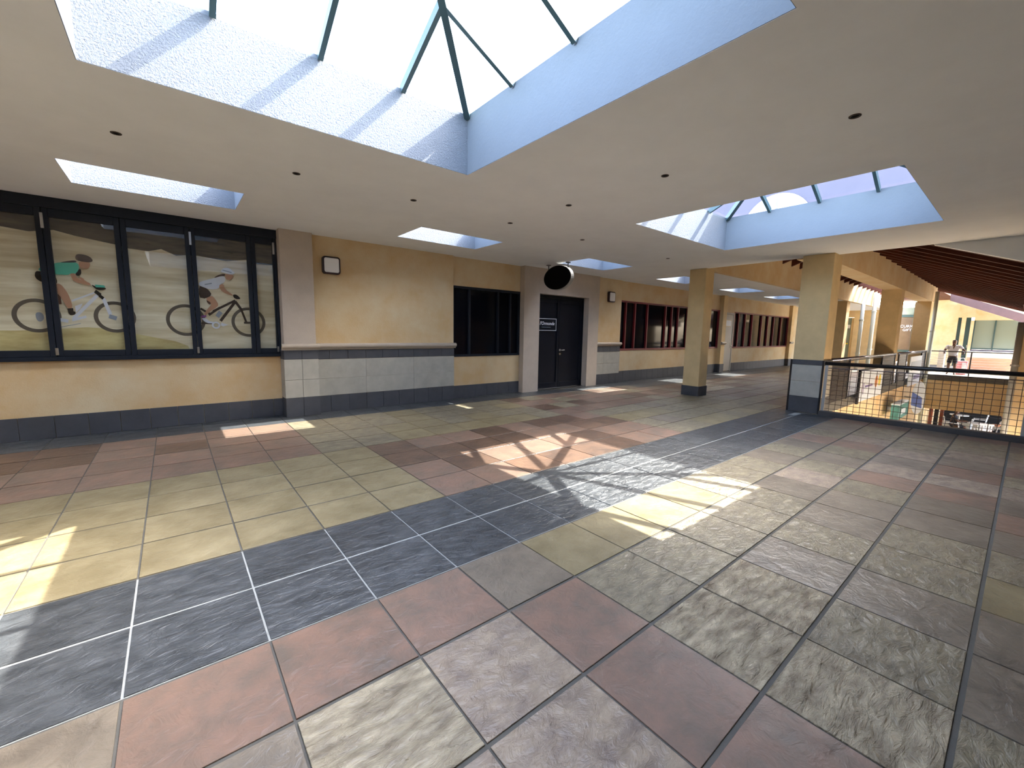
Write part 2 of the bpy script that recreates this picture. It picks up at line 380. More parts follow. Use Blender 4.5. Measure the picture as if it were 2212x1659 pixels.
# under the folding window
w = swall('cream plaster wall below the folding mural window', -8, 1.58, 5.05, 5.4, 0, 0.965)
tiles_row(w, 'slate_wall', -3.6, 1.58, [-3.4+0.303*k for k in range(30)], 5.035, 0.0, 0.285, 0.014)
swall('cream plaster wall beyond the left end of the folding window', -8, -3.6, 5.05, 5.4, 0.965, H)
# pilaster
pl = sbox('pilaster_left', 'taupe_plaster', 'taupe pilaster between the mural window and cream wall panel', 'pilaster', 1.60, 2.07, 4.81, 5.4, 1.17, H)
pb = sbox('pilaster_left', 'grout', 'stone clad base of the pilaster beside the mural window', 'pilaster', 1.595, 2.075, 4.80, 5.4, 0, 1.17)
for z0, z1, m in ((0, .31, 'slate_wall'), (.31, .60, 'stone_panel'), (.60, .93, 'stone_panel'), (.93, 1.085, 'slate_wall')):
    tiles_row(pb, m, 1.58, 2.09, [1.84], 4.775, z0, z1, .024)
    MB().box(1.58, 1.594, 4.80, 5.048, z0+.002, z1-.002).build('wall_tile', m, pb); MB().box(2.076, 2.09, 4.80, 4.925, z0+.002, z1-.002).build('wall_tile', m, pb)
moulding(pb, 1.555, 2.11, 4.795)
# main panel
w = swall('cream plaster wall panel with stone dado right of the pilaster', 2.075, 4.75, 4.93, 5.4, 0, H)
for z0, z1, m in ((0, .29, 'slate_wall'), (.29, .585, 'stone_panel'), (.585, .91, 'stone_panel'), (.91, 1.07, 'slate_wall')):
    tiles_row(w, m, 2.095, 4.755, JT if m == 'slate_wall' else JT[1::3], 4.912, z0, z1, .017, .004 if m == 'slate_wall' else .002)
moulding(w, 2.11, 4.79, 4.93)
# recess with dark window
w = swall('cream plaster wall below the dark sliding window', 4.752, 6.58, 5.0, 5.4, 0, 0.885)
tiles_row(w, 'slate_wall', 4.76, 6.575, [4.72+.31*k for k in range(10)], 4.985, 0, .272, .014)
swall('cream plaster wall above the dark sliding window', 4.752, 6.58, 5.0, 5.4, 2.35, H)
# door surround
ds = MB().box(6.585, 7.07, 4.85, 5.4, 0, H).box(8.83, 9.245, 4.85, 5.4, 0, H).box(7.07, 8.83, 4.85, 5.4, 2.345, H).build('wall_left', 'taupe_plaster')
tag(ds, 'taupe plaster portal surrounding the dark double door', 'wall', kind='structure')
# after door
w = swall('narrow cream wall with stone dado right of the double door', 9.25, 10.33, 4.93, 5.4, 0, H)
for z0, z1, m in ((0, .29, 'slate_wall'), (.29, .585, 'stone_panel'), (.585, .91, 'stone_panel'), (.91, 1.07, 'slate_wall')):
    tiles_row(w, m, 9.255, 10.335, [9.56, 9.87, 10.18] if m == 'slate_wall' else [9.6], 4.912, z0, z1, .017)
moulding(w, 9.25, 10.37, 4.93)
def lowwall(x0, x1, zs, zt, l1, l2):
    w = swall(l1, x0, x1, 5.0, 5.4, 0, zs)
    tiles_row(w, 'slate_wall', x0+.005, x1-.005, [x0+.31*k for k in range(1, 30)], 4.985, 0, .33, .014)
    swall(l2, x0, x1, 5.0, 5.4, zt, H)
lowwall(10.332, 16.55, .935, 2.385, 'cream plaster wall below the nearer red framed window', 'cream plaster wall above the nearer red framed window')
def pilaster_far(x0, x1, label):
    p = sbox('pilaster_left', 'column_cream', label, 'pilaster', x0, x1, 4.86, 5.4, 0, H)
    MB().box(x0-.015, x1+.015, 4.845, 4.859, 0, .33).build('wall_tile', 'slate_wall', p); MB().box(x0-.014, x0-.001, 4.86, 4.98, 0, .33).build('wall_tile', 'slate_wall', p)
    moulding(p, x0-.03, x1+.03, 4.86)
pilaster_far(16.552, 16.85, 'slim cream pilaster between the nearer red window and white service door')
w = swall('cream plaster wall above the white service door', 16.852, 17.83, 5.0, 5.4, 2.33, H)
lowwall(17.832, 23.85, .925, 2.375, 'cream plaster wall below the farther red framed window', 'cream plaster wall above the farther red framed window')
pilaster_far(23.852, 24.2, 'slim cream pilaster at the far end of the red windows')
w = swall('cream plaster wall at the far end of the walkway', 24.202, 30.2, 5.0, 5.4, 0, H)
sbox('wall_back', 'interior_dark', 'dark shop interior wall behind the windows', 'wall', -8, 30.2, 6.0, 6.1, -.006, H)

# ---------------------------------------------------------------- window_1 folding mural window
def slab(name, m, x0, x1, y0, y1, z0, z1, parent, bevel=0.004): return bx(name, m, x0, x1, y0, y1, z0, z1, parent, bevel)
wi = empty('window_1', (-1.0, 5.05, .965), 'blue-black framed folding window showing the cyclist mural', 'window', kind='structure')
slab('head_frame', 'blue_black_frame', -3.6, 1.60, 5.00, 5.30, 2.80, H-.002, wi); slab('sill_frame', 'blue_black_frame', -3.6, 1.595, 4.99, 5.30, .97, 1.02, wi)
slab('jamb_frame', 'blue_black_frame', 1.555, 1.592, 5.01, 5.30, 1.02, 2.80, wi); slab('jamb_frame', 'blue_black_frame', -3.6, -3.55, 5.01, 5.30, 1.02, 2.80, wi)
sash = [(-3.55, -2.92), (-2.91, -2.28), (-2.27, -1.585), (-1.58, -.885), (-.88, -.20), (-.195, .52), (.525, 1.25), (1.255, 1.553)]
for k, (a, b) in enumerate(sash):
    s = empty('window_sash', (a, 5.03, 1.02), parent=wi)
    l, r = a+.055, b-.055
    if k == 7: r = b-.015
    for c in ((a, l, 1.02, 2.80), (r, b, 1.02, 2.80), (l, r, 1.02, 1.10), (l, r, 2.70, 2.80)): slab('sash_rail', 'blue_black_frame', c[0], c[1], 5.02, 5.075, c[2], c[3], s)
    MB().box(l, r, 5.04, 5.046, 1.10, 2.70).build('window_pane', 'window_glass', s)
    if k in (4, 6, 7) or k == 2:
        xh = a if k != 7 else b
        for z0, z1 in ((2.56, 2.74), (1.04, 1.13)): MB().box(xh-.014, xh+.014, 5.006, 5.022, z0, z1).build('hinge', 'steel', s, .003)
BIKE1= {'teal': [(-0.969, 2.079), (-0.934, 2.117), (-0.824, 2.168), (-0.721, 2.195), (-0.638, 2.201), (-0.612, 2.164), (-0.621, 2.104), (-0.659, 2.048), (-0.699, 2.056), (-0.718, 2.031), (-0.815, 2.033), (-0.835, 2.031), (-0.947, 2.054)], 'strap': [(-0.787, 2.178), (-0.687, 2.213), (-0.637, 2.221), (-0.63, 2.196), (-0.722, 2.184)], 'pack': [(-0.647, 2.084), (-0.602, 2.13), (-0.599, 2.06), (-0.631, 2.027), (-0.655, 2.043)], 'shorts': [(-0.994, 2.055), (-0.947, 2.057), (-0.835, 2.031), (-0.815, 1.935), (-0.841, 1.91), (-0.95, 1.924), (-1.004, 1.975)], 'leg': [(-0.836, 1.922), (-0.792, 1.92), (-0.75, 1.837), (-0.727, 1.762), (-0.708, 1.628), (-0.755, 1.614), (-0.798, 1.74), (-0.84, 1.83)], 'leg2': [(-0.84, 1.818), (-0.805, 1.763), (-0.804, 1.67), (-0.837, 1.668)], 'sock': [(-0.759, 1.62), (-0.708, 1.628), (-0.707, 1.593), (-0.754, 1.579)], 'shoe': [(-0.753, 1.585), (-0.694, 1.593), (-0.689, 1.552), (-0.733, 1.533), (-0.752, 1.555)], 'face': [(-0.608, 2.216), (-0.519, 2.215), (-0.509, 2.181), (-0.534, 2.125), (-0.577, 2.126), (-0.602, 2.13), (-0.616, 2.163)], 'helmet': [(-0.641, 2.264), (-0.622, 2.302), (-0.563, 2.303), (-0.505, 2.281), (-0.479, 2.231), (-0.52, 2.207), (-0.612, 2.216), (-0.636, 2.23)], 'arm': [(-0.699, 2.056), (-0.653, 2.06), (-0.642, 1.997), (-0.523, 1.937), (-0.529, 1.918), (-0.674, 1.953), (-0.694, 2.016)], 'arm2': [(-0.627, 2.022), (-0.594, 2.013), (-0.572, 1.974), (-0.523, 1.943), (-0.54, 1.935), (-0.621, 1.987)], 'glove': [(-0.488, 1.937), (-0.401, 1.932), (-0.394, 1.905), (-0.482, 1.902)], 'grip': [(-0.523, 1.937), (-0.482, 1.91), (-0.385, 1.906), (-0.396, 1.875), (-0.468, 1.867), (-0.5, 1.897)], 'top': [(-0.712, 1.706), (-0.494, 1.827), (-0.498, 1.847), (-0.716, 1.726)], 'down': [(-0.709, 1.476), (-0.452, 1.806), (-0.473, 1.837), (-0.729, 1.507)], 'head': [(-0.505, 1.837), (-0.457, 1.786), (-0.435, 1.823), (-0.484, 1.873)], 'stay': [(-0.852, 1.461), (-0.767, 1.442), (-0.759, 1.484), (-0.843, 1.502)], 'fork': [(-0.439, 1.753), (-0.387, 1.548), (-0.354, 1.568), (-0.406, 1.774)], 'crown': [(-0.468, 1.789), (-0.432, 1.749), (-0.413, 1.779), (-0.45, 1.819)], 'forkend': [(-0.393, 1.514), (-0.322, 1.486), (-0.307, 1.536), (-0.378, 1.564)], 'crank': [(-0.727, 1.461), (-0.596, 1.51), (-0.599, 1.541), (-0.73, 1.491)], 'chain': [(-0.835, 1.384), (-0.656, 1.433), (-0.656, 1.441), (-0.835, 1.392)], 'bottle': [(-0.69, 1.653), (-0.619, 1.692), (-0.641, 1.631), (-0.688, 1.57)], 'hub': [(-1.035, 1.555), (-0.996, 1.569), (-0.967, 1.535), (-0.968, 1.478), (-1.006, 1.442), (-1.034, 1.476)], 'rearwheel': [(-1.023, 1.522)], 'frontwheel': [(-0.327, 1.529)]}
BIKE2= {'white': [(0.591, 2.055), (0.641, 2.083), (0.784, 2.138), (0.877, 2.177), (0.917, 2.157), (0.903, 2.082), (0.839, 2.046), (0.825, 1.984), (0.723, 1.965), (0.674, 1.979), (0.588, 2.014)], 'mark': [(0.658, 2.023), (0.744, 2.048), (0.743, 2.065), (0.657, 2.039)], 'shorts': [(0.588, 2.008), (0.636, 2.0), (0.694, 1.968), (0.739, 1.887), (0.645, 1.827), (0.626, 1.838), (0.583, 1.841)], 'leg': [(0.645, 1.827), (0.733, 1.881), (0.766, 1.84), (0.812, 1.752), (0.779, 1.707), (0.716, 1.667), (0.651, 1.586), (0.622, 1.603), (0.666, 1.677), (0.732, 1.765)], 'leg2': [(0.664, 1.81), (0.732, 1.772), (0.7, 1.746), (0.672, 1.774)], 'sock': [(0.591, 1.583), (0.651, 1.592), (0.649, 1.561), (0.585, 1.553)], 'shoe': [(0.584, 1.547), (0.639, 1.549), (0.686, 1.501), (0.736, 1.497), (0.724, 1.472), (0.644, 1.476)], 'shoe2': [(0.828, 1.487), (0.915, 1.458), (0.845, 1.431), (0.815, 1.449)], 'ring': [(0.759, 1.448)], 'face': [(0.915, 2.211), (1.019, 2.203), (1.012, 2.165), (0.978, 2.125), (0.926, 2.121), (0.913, 2.168)], 'helmet': [(0.859, 2.224), (0.884, 2.287), (0.967, 2.302), (1.017, 2.252), (1.042, 2.227), (0.982, 2.199), (0.911, 2.219)], 'stripe': [(0.88, 2.253), (0.993, 2.228), (0.997, 2.242), (0.884, 2.267)], 'hair': [(0.868, 2.201), (0.92, 2.212), (0.908, 2.174), (0.763, 2.13), (0.816, 2.177)], 'arm': [(0.829, 2.039), (0.886, 2.062), (0.897, 1.984), (0.997, 1.905), (0.981, 1.889), (0.864, 1.938), (0.836, 1.991)], 'grip': [(0.987, 1.904), (1.03, 1.919), (1.071, 1.885), (1.091, 1.848), (1.015, 1.846)], 'top': [(0.74, 1.635), (1.025, 1.81), (1.014, 1.84), (0.73, 1.665)], 'down': [(0.832, 1.499), (1.032, 1.794), (1.005, 1.818), (0.805, 1.524)], 'stay': [(0.581, 1.673), (0.695, 1.593), (0.709, 1.619), (0.595, 1.698)], 'stay2': [(0.584, 1.462), (0.723, 1.46), (0.726, 1.484), (0.586, 1.486)], 'rocker': [(0.688, 1.58), (0.827, 1.696), (0.813, 1.722), (0.675, 1.606)], 'fork': [(1.005, 1.801), (1.074, 1.685), (1.102, 1.709), (1.032, 1.824)], 'fork2': [(1.075, 1.691), (1.136, 1.489), (1.161, 1.502), (1.1, 1.703)], 'forkend': [(1.114, 1.481), (1.203, 1.483), (1.204, 1.511), (1.116, 1.509)], 'bottle': [(0.802, 1.554), (0.85, 1.63), (0.808, 1.665), (0.76, 1.59)], 'rearwheel': [(0.413, 1.511)], 'frontwheel': [(1.179, 1.503)]}
DARK= [(-1.225, 2.54), (-1.008, 2.516), (-0.804, 2.565), (-0.613, 2.521), (-0.254, 2.468), (-0.137, 2.436), (0.062, 2.425), (0.201, 2.472), (0.358, 2.402), (0.461, 2.421), (0.604, 2.433), (0.941, 2.396), (1.187, 2.443), (1.328, 2.397), (1.556, 2.403)]
# ---------------------------------------------------------------- printed mural behind the folding window
mat('print_sand', (246, 238, 216), 0.7, rgb2=(206, 190, 154), scale=3.0, stretch=(0.35, 1, 3.5))
mat('print_trees', (98, 86, 70), 0.7, rgb2=(20, 18, 18), scale=7.0, stretch=(0.45, 1, 2.6))
mat('print_grass', (226, 214, 156), 0.7, rgb2=(190, 170, 118), scale=6.0, stretch=(0.5, 1, 2.0))
for n, c in dict(teal=(88, 196, 172), black=(28, 26, 30), skin=(196, 150, 122), helmet=(74, 60, 58), white=(224, 228, 240), tyre=(98, 90, 82), bronze=(60, 48, 46), purple=(150, 80, 160), greyblue=(150, 160, 176), hair=(90, 60, 48)).items(): mat('print_'+n, c, 0.7)
mu = empty('printed_mural', (-1, 5.10, 1.05), 'printed mural of two mountain bikers on dusty ground behind the folding window', 'mural')
YM = 5.10
MB().box(-3.55, 1.555, YM, YM+.01, 1.02, 2.80).build('print_sheet', 'print_sand', mu)
def pr(parent, name, m, pts, lay, sm=0):
    y = YM-.0006*lay-.0004
    if sm:
        out = []
        n = len(pts)
        for i in range(n):
            a, b = pts[i], pts[(i+1) % n]
            out += [(a[0]*.75+b[0]*.25, a[1]*.75+b[1]*.25), (a[0]*.25+b[0]*.75, a[1]*.25+b[1]*.75)]
        pts = out
    me = MB(); me.poly([(x, y, z) for x, z in pts]); return me.build(name, 'print_'+m, parent, fix=False)
def ringp(parent, name, m, c, r0, r1, lay, n=40):
    y = YM-.0006*lay-.0004; b = MB()
    P0 = [(c[0]+r0*math.cos(2*math.pi*k/n), y, c[1]+r0*math.sin(2*math.pi*k/n)) for k in range(n)]; P1 = [(c[0]+r1*math.cos(2*math.pi*k/n), y, c[1]+r1*math.sin(2*math.pi*k/n)) for k in range(n)]
    b.add(P0+P1, [(k, (k+1) % n, n+(k+1) % n, n+k) for k in range(n)]); return b.build(name, 'print_'+m, parent, fix=False)
pr(mu, 'print_treeline', 'trees', [(-3.5, 2.79), (1.55, 2.79)]+DARK[::-1]+[(-3.5, 2.56)], 1)
pr(mu, 'print_grass', 'grass', [(-3.5, 1.03), (.45, 1.03), (.40, 1.18), (-.1, 1.30), (-.5, 1.40), (-.9, 1.36), (-1.3, 1.33), (-3.5, 1.36)], 1, 1)
def fig(name, D, order, wheels, rw):
    f = empty(name, (D['rearwheel'][0][0], YM, 1.3), parent=mu)
    for k in wheels: ringp(f, 'print_wheel', 'tyre', D[k][0], rw-.042, rw, 3)
    for lay, (k, m) in enumerate(order): pr(f, 'print_'+{'top': 'frame_tube', 'down': 'frame_tube', 'stay': 'frame_tube', 'stay2': 'frame_tube', 'rocker': 'frame_tube', 'head': 'head_tube', 'teal': 'jersey', 'white': 'jersey', 'leg2': 'far_leg', 'arm2': 'far_arm', 'fork2': 'fork', 'forkend': 'fork_end', 'shoe2': 'far_shoe', 'grip': 'handlebar', 'mark': 'jersey_mark', 'stripe': 'helmet_stripe', 'pack': 'chest_strap'}.get(k, k), m, D[k], 4+lay, 1 if len(D[k]) > 4 else 0)
    return f
f1 = fig('cyclist_print', BIKE1, [('hub', 'greyblue'), ('chain', 'greyblue'), ('stay', 'white'), ('top', 'white'), ('down', 'white'), ('bottle', 'white'), ('crank', 'white'), ('fork', 'white'), ('forkend', 'greyblue'), ('crown', 'black'), ('head', 'black'), ('leg2', 'hair'), ('shorts', 'black'), ('leg', 'skin'), ('sock', 'black'), ('shoe', 'black'), ('arm2', 'skin'), ('pack', 'black'), ('teal', 'teal'), ('strap', 'black'), ('arm', 'skin'), ('face', 'skin'), ('helmet', 'helmet'), ('grip', 'black'), ('glove', 'teal')], ('rearwheel', 'frontwheel'), .205)
f2 = fig('cyclist_print', BIKE2, [('stay', 'bronze'), ('stay2', 'bronze'), ('rocker', 'bronze'), ('top', 'bronze'), ('down', 'bronze'), ('bottle', 'greyblue'), ('fork', 'bronze'), ('fork2', 'bronze'), ('forkend', 'bronze'), ('leg2', 'hair'), ('shoe2', 'white'), ('leg', 'skin'), ('shorts', 'bronze'), ('sock', 'purple'), ('shoe', 'white'), ('hair', 'hair'), ('white', 'white'), ('mark', 'greyblue'), ('arm', 'skin'), ('face', 'skin'), ('helmet', 'white'), ('stripe', 'greyblue'), ('grip', 'black')], ('rearwheel', 'frontwheel'), .225)
ringp(f2, 'print_chainring', 'white', BIKE2['ring'][0], .03, .052, 30)
f1['label'] = 'cyclist in a teal jersey on a white bicycle'; f2['label'] = 'cyclist in a white jersey on a dark bicycle'

# ---------------------------------------------------------------- window_2 dark sliding window
wi = empty('window_2', (5.7, 5.0, .885), 'blue-black sliding window between the cream panel and the door portal', 'window', kind='structure')
for c in ((4.765, 6.58, .885, .93), (4.765, 6.58, 2.30, 2.35)): slab('window_frame', 'blue_black_frame', c[0], c[1], 4.985, 5.12, c[2], c[3], wi)
for a, b in ((4.765, 4.80), (6.54, 6.58), (5.16, 5.21), (5.93, 5.97), (6.28, 6.32)): slab('window_mullion', 'blue_black_frame', a, b, 4.99, 5.11, .93, 2.30, wi)
for a, b in ((4.80, 5.16), (5.21, 5.93), (5.97, 6.28), (6.32, 6.54)): MB().box(a, b, 5.05, 5.058, .93, 2.30).build('window_pane', 'dark_pane', wi)
# ---------------------------------------------------------------- door_1 dark double door
dr = empty('door_1', (7.95, 5.06, 0), 'dark navy double door inside the taupe portal', 'door', kind='structure')
slab('door_frame', 'door_navy', 7.072, 7.10, 5.02, 5.14, 0, 2.34, dr); slab('door_frame', 'door_navy', 8.80, 8.828, 5.02, 5.14, 0, 2.34, dr); slab('door_frame', 'door_navy', 7.10, 8.80, 5.02, 5.14, 2.27, 2.34, dr)
for a, b in ((7.102, 7.94), (7.945, 8.798)):
    lf = empty('door_leaf', (a, 5.06, .02), parent=dr)
    slab('leaf_panel', 'door_navy', a, b, 5.065, 5.11, .02, 2.265, lf)
    for c in ((a, a+.07, .02, 2.265), (b-.07, b, .02, 2.265), (a+.07, b-.07, .02, .16), (a+.07, b-.07, 2.17, 2.265)): slab('leaf_rail', 'door_navy', c[0], c[1], 5.045, 5.065, c[2], c[3], lf, .003)
    if a > 7.5:
        hd = MB().tube([(7.99, 5.045, .98), (7.99, 4.985, .98), (8.0, 4.975, .98), (8.09, 4.975, .985)], .011, 8).tube([(7.99, 5.046, .98), (7.99, 5.038, .98)], .03, 16).build('door_handle', 'steel', lf, smooth=False); hd['label'] = 'chrome lever handle'
        MB().tube([(7.99, 5.046, .88), (7.99, 5.034, .88)], .028, 16).tube([(7.99, 5.034, .88), (7.99, 5.026, .88)], .012, 10).build('key_cylinder', 'steel', lf)
bx('threshold', 'steel', 7.08, 8.82, 4.86, 5.02, 0, .012, dr)
# name plate on the door
sg = empty('door_sign', (7.42, 5.03, 1.50), 'small navy sign with a white border and script lettering on the double door', 'sign')
slab('sign_plate', 'door_navy', 7.13, 7.82, 5.03, 5.044, 1.47, 1.77, sg, .002)
MB().box(7.13, 7.82, 5.026, 5.031, 1.758, 1.77).box(7.13, 7.82, 5.026, 5.031, 1.47, 1.482).box(7.13, 7.142, 5.026, 5.031, 1.482, 1.758).box(7.808, 7.82, 5.026, 5.031, 1.482, 1.758).build('sign_border', 'white_ink', sg)
def text(name, body, loc, size, m, parent, rot, shear=0.0, ext=.0015, sx=1.0, bold=0.0):
    c = bpy.data.curves.new(name, 'FONT'); c.body = body; c.size = size; c.align_x = 'CENTER'; c.align_y = 'CENTER'; c.extrude = ext; c.shear = shear; c.offset = bold; c.resolution_u = 3
    t = bpy.data.objects.new(name+'_c', c); COL.objects.link(t)
    dg = bpy.context.evaluated_depsgraph_get(); me = bpy.data.meshes.new_from_object(t.evaluated_get(dg)); bpy.data.objects.remove(t)
    me.materials.clear(); me.materials.append(MATS[m])
    o = bpy.data.objects.new(name, me); COL.objects.link(o); o.parent = parent
    o.location = Vector(loc)-origin_of(parent); o.rotation_euler = rot; o.scale = (sx, 1, 1)
    return o
RW = (math.pi/2, 0, 0)          # reads from -y
text('lettering', "l'Ormonde", (7.50, 5.0275, 1.645), .115, 'white_ink', sg, RW, .25, sx=.98, bold=.002)
bl = MB()
xx = 7.32
for wd in (.012, .010, .014, .010, .012, .014, .010, .012, .010, .014, .012, .010, .012, .014, .010): bl.box(xx, xx+wd, 5.0272, 5.030, 1.545, 1.565); xx += wd+.009
bl.build('small_print', 'grey_ink', sg)
# ---------------------------------------------------------------- red windows
def redwin(name, x0, x1, z0, z1, mull, label, openp=None):
    wi = empty(name, ((x0+x1)/2, 5.0, z0), label, 'window', kind='structure')
    for c in ((x0, x1, z0, z0+.055), (x0, x1, z1-.05, z1)): slab('window_frame', 'red_frame', c[0], c[1], 4.985, 5.12, c[2], c[3], wi)
    ms = [x0+.025]+mull+[x1-.025]
    for m in ms: slab('window_mullion', 'red_frame', m-.028, m+.028, 4.99, 5.11, z0+.055, z1-.05, wi)
    for k, (a, b) in enumerate(zip(ms, ms[1:])):
        MB().box(a+.028, b-.028, 5.05, 5.058, z0+.055, z1-.05).build('window_pane', 'dark_pane', wi)
redwin('window_3', 10.335, 16.548, .935, 2.385, [10.66, 11.12, 11.77, 12.80, 13.18, 13.58, 14.2, 14.95, 15.7], 'long red framed window nearer the double door')
redwin('window_4', 17.834, 23.848, .925, 2.375, [18.25, 18.9, 19.6, 20.6, 21.3, 22.0, 22.9], 'long red framed window beyond the white service door')
# ---------------------------------------------------------------- door_2 service door
dr = empty('door_2', (17.3, 5.0, 0), 'off-white service door between the two red windows', 'door', kind='structure')
slab('door_frame', 'offwhite_door', 16.855, 16.92, 4.99, 5.1, 0, 2.325, dr); slab('door_frame', 'offwhite_door', 17.765, 17.828, 4.99, 5.1, 0, 2.325, dr); slab('door_frame', 'offwhite_door', 16.92, 17.765, 4.99, 5.1, 2.26, 2.325, dr)
slab('door_leaf', 'offwhite_door', 16.925, 17.76, 5.01, 5.06, .02, 2.255, dr)
hd = MB().tube([(17.69, 5.01, 1.02), (17.69, 4.95, 1.02), (17.58, 4.95, 1.02)], .014, 8).box(17.66, 17.72, 5.0, 5.012, .92, 1.14).build('door_handle', 'steel', dr)
pn = slab('notice_plate', 'white_paint', 17.08, 17.60, 5.0, 5.009, 1.80, 2.02, dr, .002)
MB().box(17.06, 17.62, 5.004, 5.0095, 1.78, 2.04).build('notice_border', 'wall_cream', dr)
# ---------------------------------------------------------------- wall lamps
def wall_lamp(xc, zc, yf, label):
    e = empty('wall_lamp', (xc, yf, zc-.14), label, 'lamp', 'square bulkhead wall lamps')
    def rr(w, r, y, n=5):
        out = []
        for cx, cz, a0 in ((w-r, w-r, 0), (-w+r, w-r, 90), (-w+r, -w+r, 180), (w-r, -w+r, 270)):
            for k in range(n+1):
                t = math.radians(a0+90*k/n); out.append((xc+cx+r*math.cos(t), y, zc+cz+r*math.sin(t)))
        return out
    MB().extrude(rr(.142, .045, yf-.001), (0, -.055, 0)).build('lamp_body', 'lamp_maroon', e)
    a, b = rr(.142, .045, yf-.056), rr(.118, .03, yf-.07); n = len(a)
    MB().add(a+b, [(k, (k+1) % n, n+(k+1) % n, n+k) for k in range(n)]).build('lamp_bezel', 'lamp_maroon', e)
    b2 = rr(.117, .03, yf-.069); c = rr(.10, .03, yf-.078)
    MB().add(b2+c, [(k, (k+1) % n, n+(k+1) % n, n+k) for k in range(n)]+[tuple(range(n, 2*n))]).build('lamp_diffuser', 'diffuser', e)
mat('lamp_maroon', (44, 26, 32), 0.4)
wall_lamp(2.375, 2.47, 4.93, 'square white wall lamp in a dark frame on the large cream panel')
wall_lamp(9.82, 2.435, 4.93, 'square white wall lamp in a dark frame right of the double door')
# ---------------------------------------------------------------- recessed ceiling downlights
def downlight(x, y, label):
    e = empty('ceiling_downlight', (x, y, H-.012), label, 'downlight', 'recessed ceiling downlights')
    n = 16; b = MB(); R = [(.036, H-.001), (.035, H-.006), (.028, H-.007), (.025, H-.003)]
    vs_ = [(x+r*math.cos(2*math.pi*k/n), y+r*math.sin(2*math.pi*k/n), z) for r, z in R for k in range(n)]
    b.add(vs_, [(a*n+k, a*n+(k+1) % n, (a+1)*n+(k+1) % n, (a+1)*n+k) for a in range(3) for k in range(n)]).build('trim_ring', 'downlight_dark', e, smooth=True)
    b = MB(); b.add([(x+.025*math.cos(2*math.pi*k/n), y+.025*math.sin(2*math.pi*k/n), H-.002) for k in range(n)], [tuple(range(n))]).build('lamp_face', 'sign_black', e, fix=False)
mat('downlight_dark', (72, 60, 52), 0.5)
for x, y, l in ((0.0, 2.16, 'recessed downlight above the mural, left of the others'), (1.29, 2.14, 'recessed downlight in front of the taupe pilaster'), (2.53, 2.14, 'recessed downlight in line with the corner of the near pyramid skylight'),
                (4.0, 2.17, 'recessed downlight beyond the near skylight corner, row toward the shops'), (5.52, 2.19, 'recessed downlight left of the second pyramid skylight corner'), (8.01, 2.15, 'recessed downlight nearest the slim square column'),
                (4.0, 1.06, 'recessed downlight midway between the two pyramid skylights, shop side'), (3.99, -.2, 'recessed downlight centred between the two pyramid skylights'), (3.96, -1.64, 'recessed downlight between the pyramid skylights, right of the others')): downlight(x, y, l)
# ---------------------------------------------------------------- oval hanging sign
hs = empty('hanging_sign', (6.94, 4.13, 2.37), 'black oval sign hanging from the ceiling by two rods near the double door', 'sign')
n = 40; b = MB(); b.extrude([(6.90, 4.13+.42*math.cos(2*math.pi*k/n), 2.625+.262*math.sin(2*math.pi*k/n)) for k in range(n)], (.09, 0, 0)).build('sign_rim', 'rim_grey', hs)
b = MB(); b.extrude([(6.893, 4.13+.412*math.cos(2*math.pi*k/n), 2.625+.254*math.sin(2*math.pi*k/n)) for k in range(n)], (.007, 0, 0)).build('sign_face', 'sign_black', hs)
b = MB(); b.extrude([(6.99, 4.13+.412*math.cos(2*math.pi*k/n), 2.625+.254*math.sin(2*math.pi*k/n)) for k in range(n)], (.006, 0, 0)).build('sign_face', 'sign_black', hs)
for yy, zz in ((4.45, 2.78), (3.85, 2.80)):
    MB().tube([(6.945, yy, zz), (6.945, yy, H-.01)], .010, 8).build('hanging_rod', 'black_metal', hs); MB().tube([(6.945, yy, H-.012), (6.945, yy, H)], .055, 16).build('ceiling_rose', 'black_metal', hs)
# ---------------------------------------------------------------- columns
def slim_col(x0, x1, y0, y1, z1, label, m='column_cream', base=.23):
    e = empty('square_column', ((x0+x1)/2, (y0+y1)/2, 0), label, 'column', 'square columns')
    bx('column_shaft', m, x0, x1, y0, y1, base-.01, z1, e, .006); bx('column_base', 'slate_wall', x0-.015, x1+.015, y0-.015, y1+.015, 0, base, e, .003)
    return e
slim_col(9.71, 10.09, 2.2, 2.59, H, 'slim square cream column with a slate base standing in the walkway')
def clad_col(x0, x1, y0, y1, z1, label):
    e = empty('clad_column', ((x0+x1)/2, (y0+y1)/2, 0), label, 'column', 'clad columns')
    bx('column_shaft', 'column_cream', x0+.01, x1-.01, y0+.01, y1-.01, 0, z1, e, .006)
    for z0, z2, m in ((0, .30, 'slate_wall'), (.30, .595, 'stone_panel'), (.595, .905, 'stone_panel'), (.905, 1.0, 'slate_wall')):
        MB().box(x0-.02, x0+.009, y0, y1, z0+.002, z2-.002).build('wall_tile', m, e, .002); MB().box(x0, x1, y0-.012, y0+.009, z0+.002, z2-.002).build('wall_tile', m, e, .002)
        MB().box(x0, x1, y1-.009, y1+.012, z0+.002, z2-.002).build('wall_tile', m, e, .002)
    for yy in (y0, y1): MB().box(x0-.026, x0-.004, yy-.016, yy+.016, 0, 1.0).build('corner_trim', 'black_metal', e)
    return e
clad_col(9.52, 10.02, -.22, .29, H, 'wide cream column clad in slate and stone at its foot beside the railing')
for xx, l in ((17.75, 'shaded cream column beyond the wide clad column, carrying the beam along the open well'), (24.0, 'farther shaded cream column at the corner of the open well')):
    slim_col(xx, xx+.5, .07, .55, 2.93, l)
slim_col(21.9, 22.35, 2.32, 2.72, 2.93, 'distant shaded column seen between the clad column and the next one')
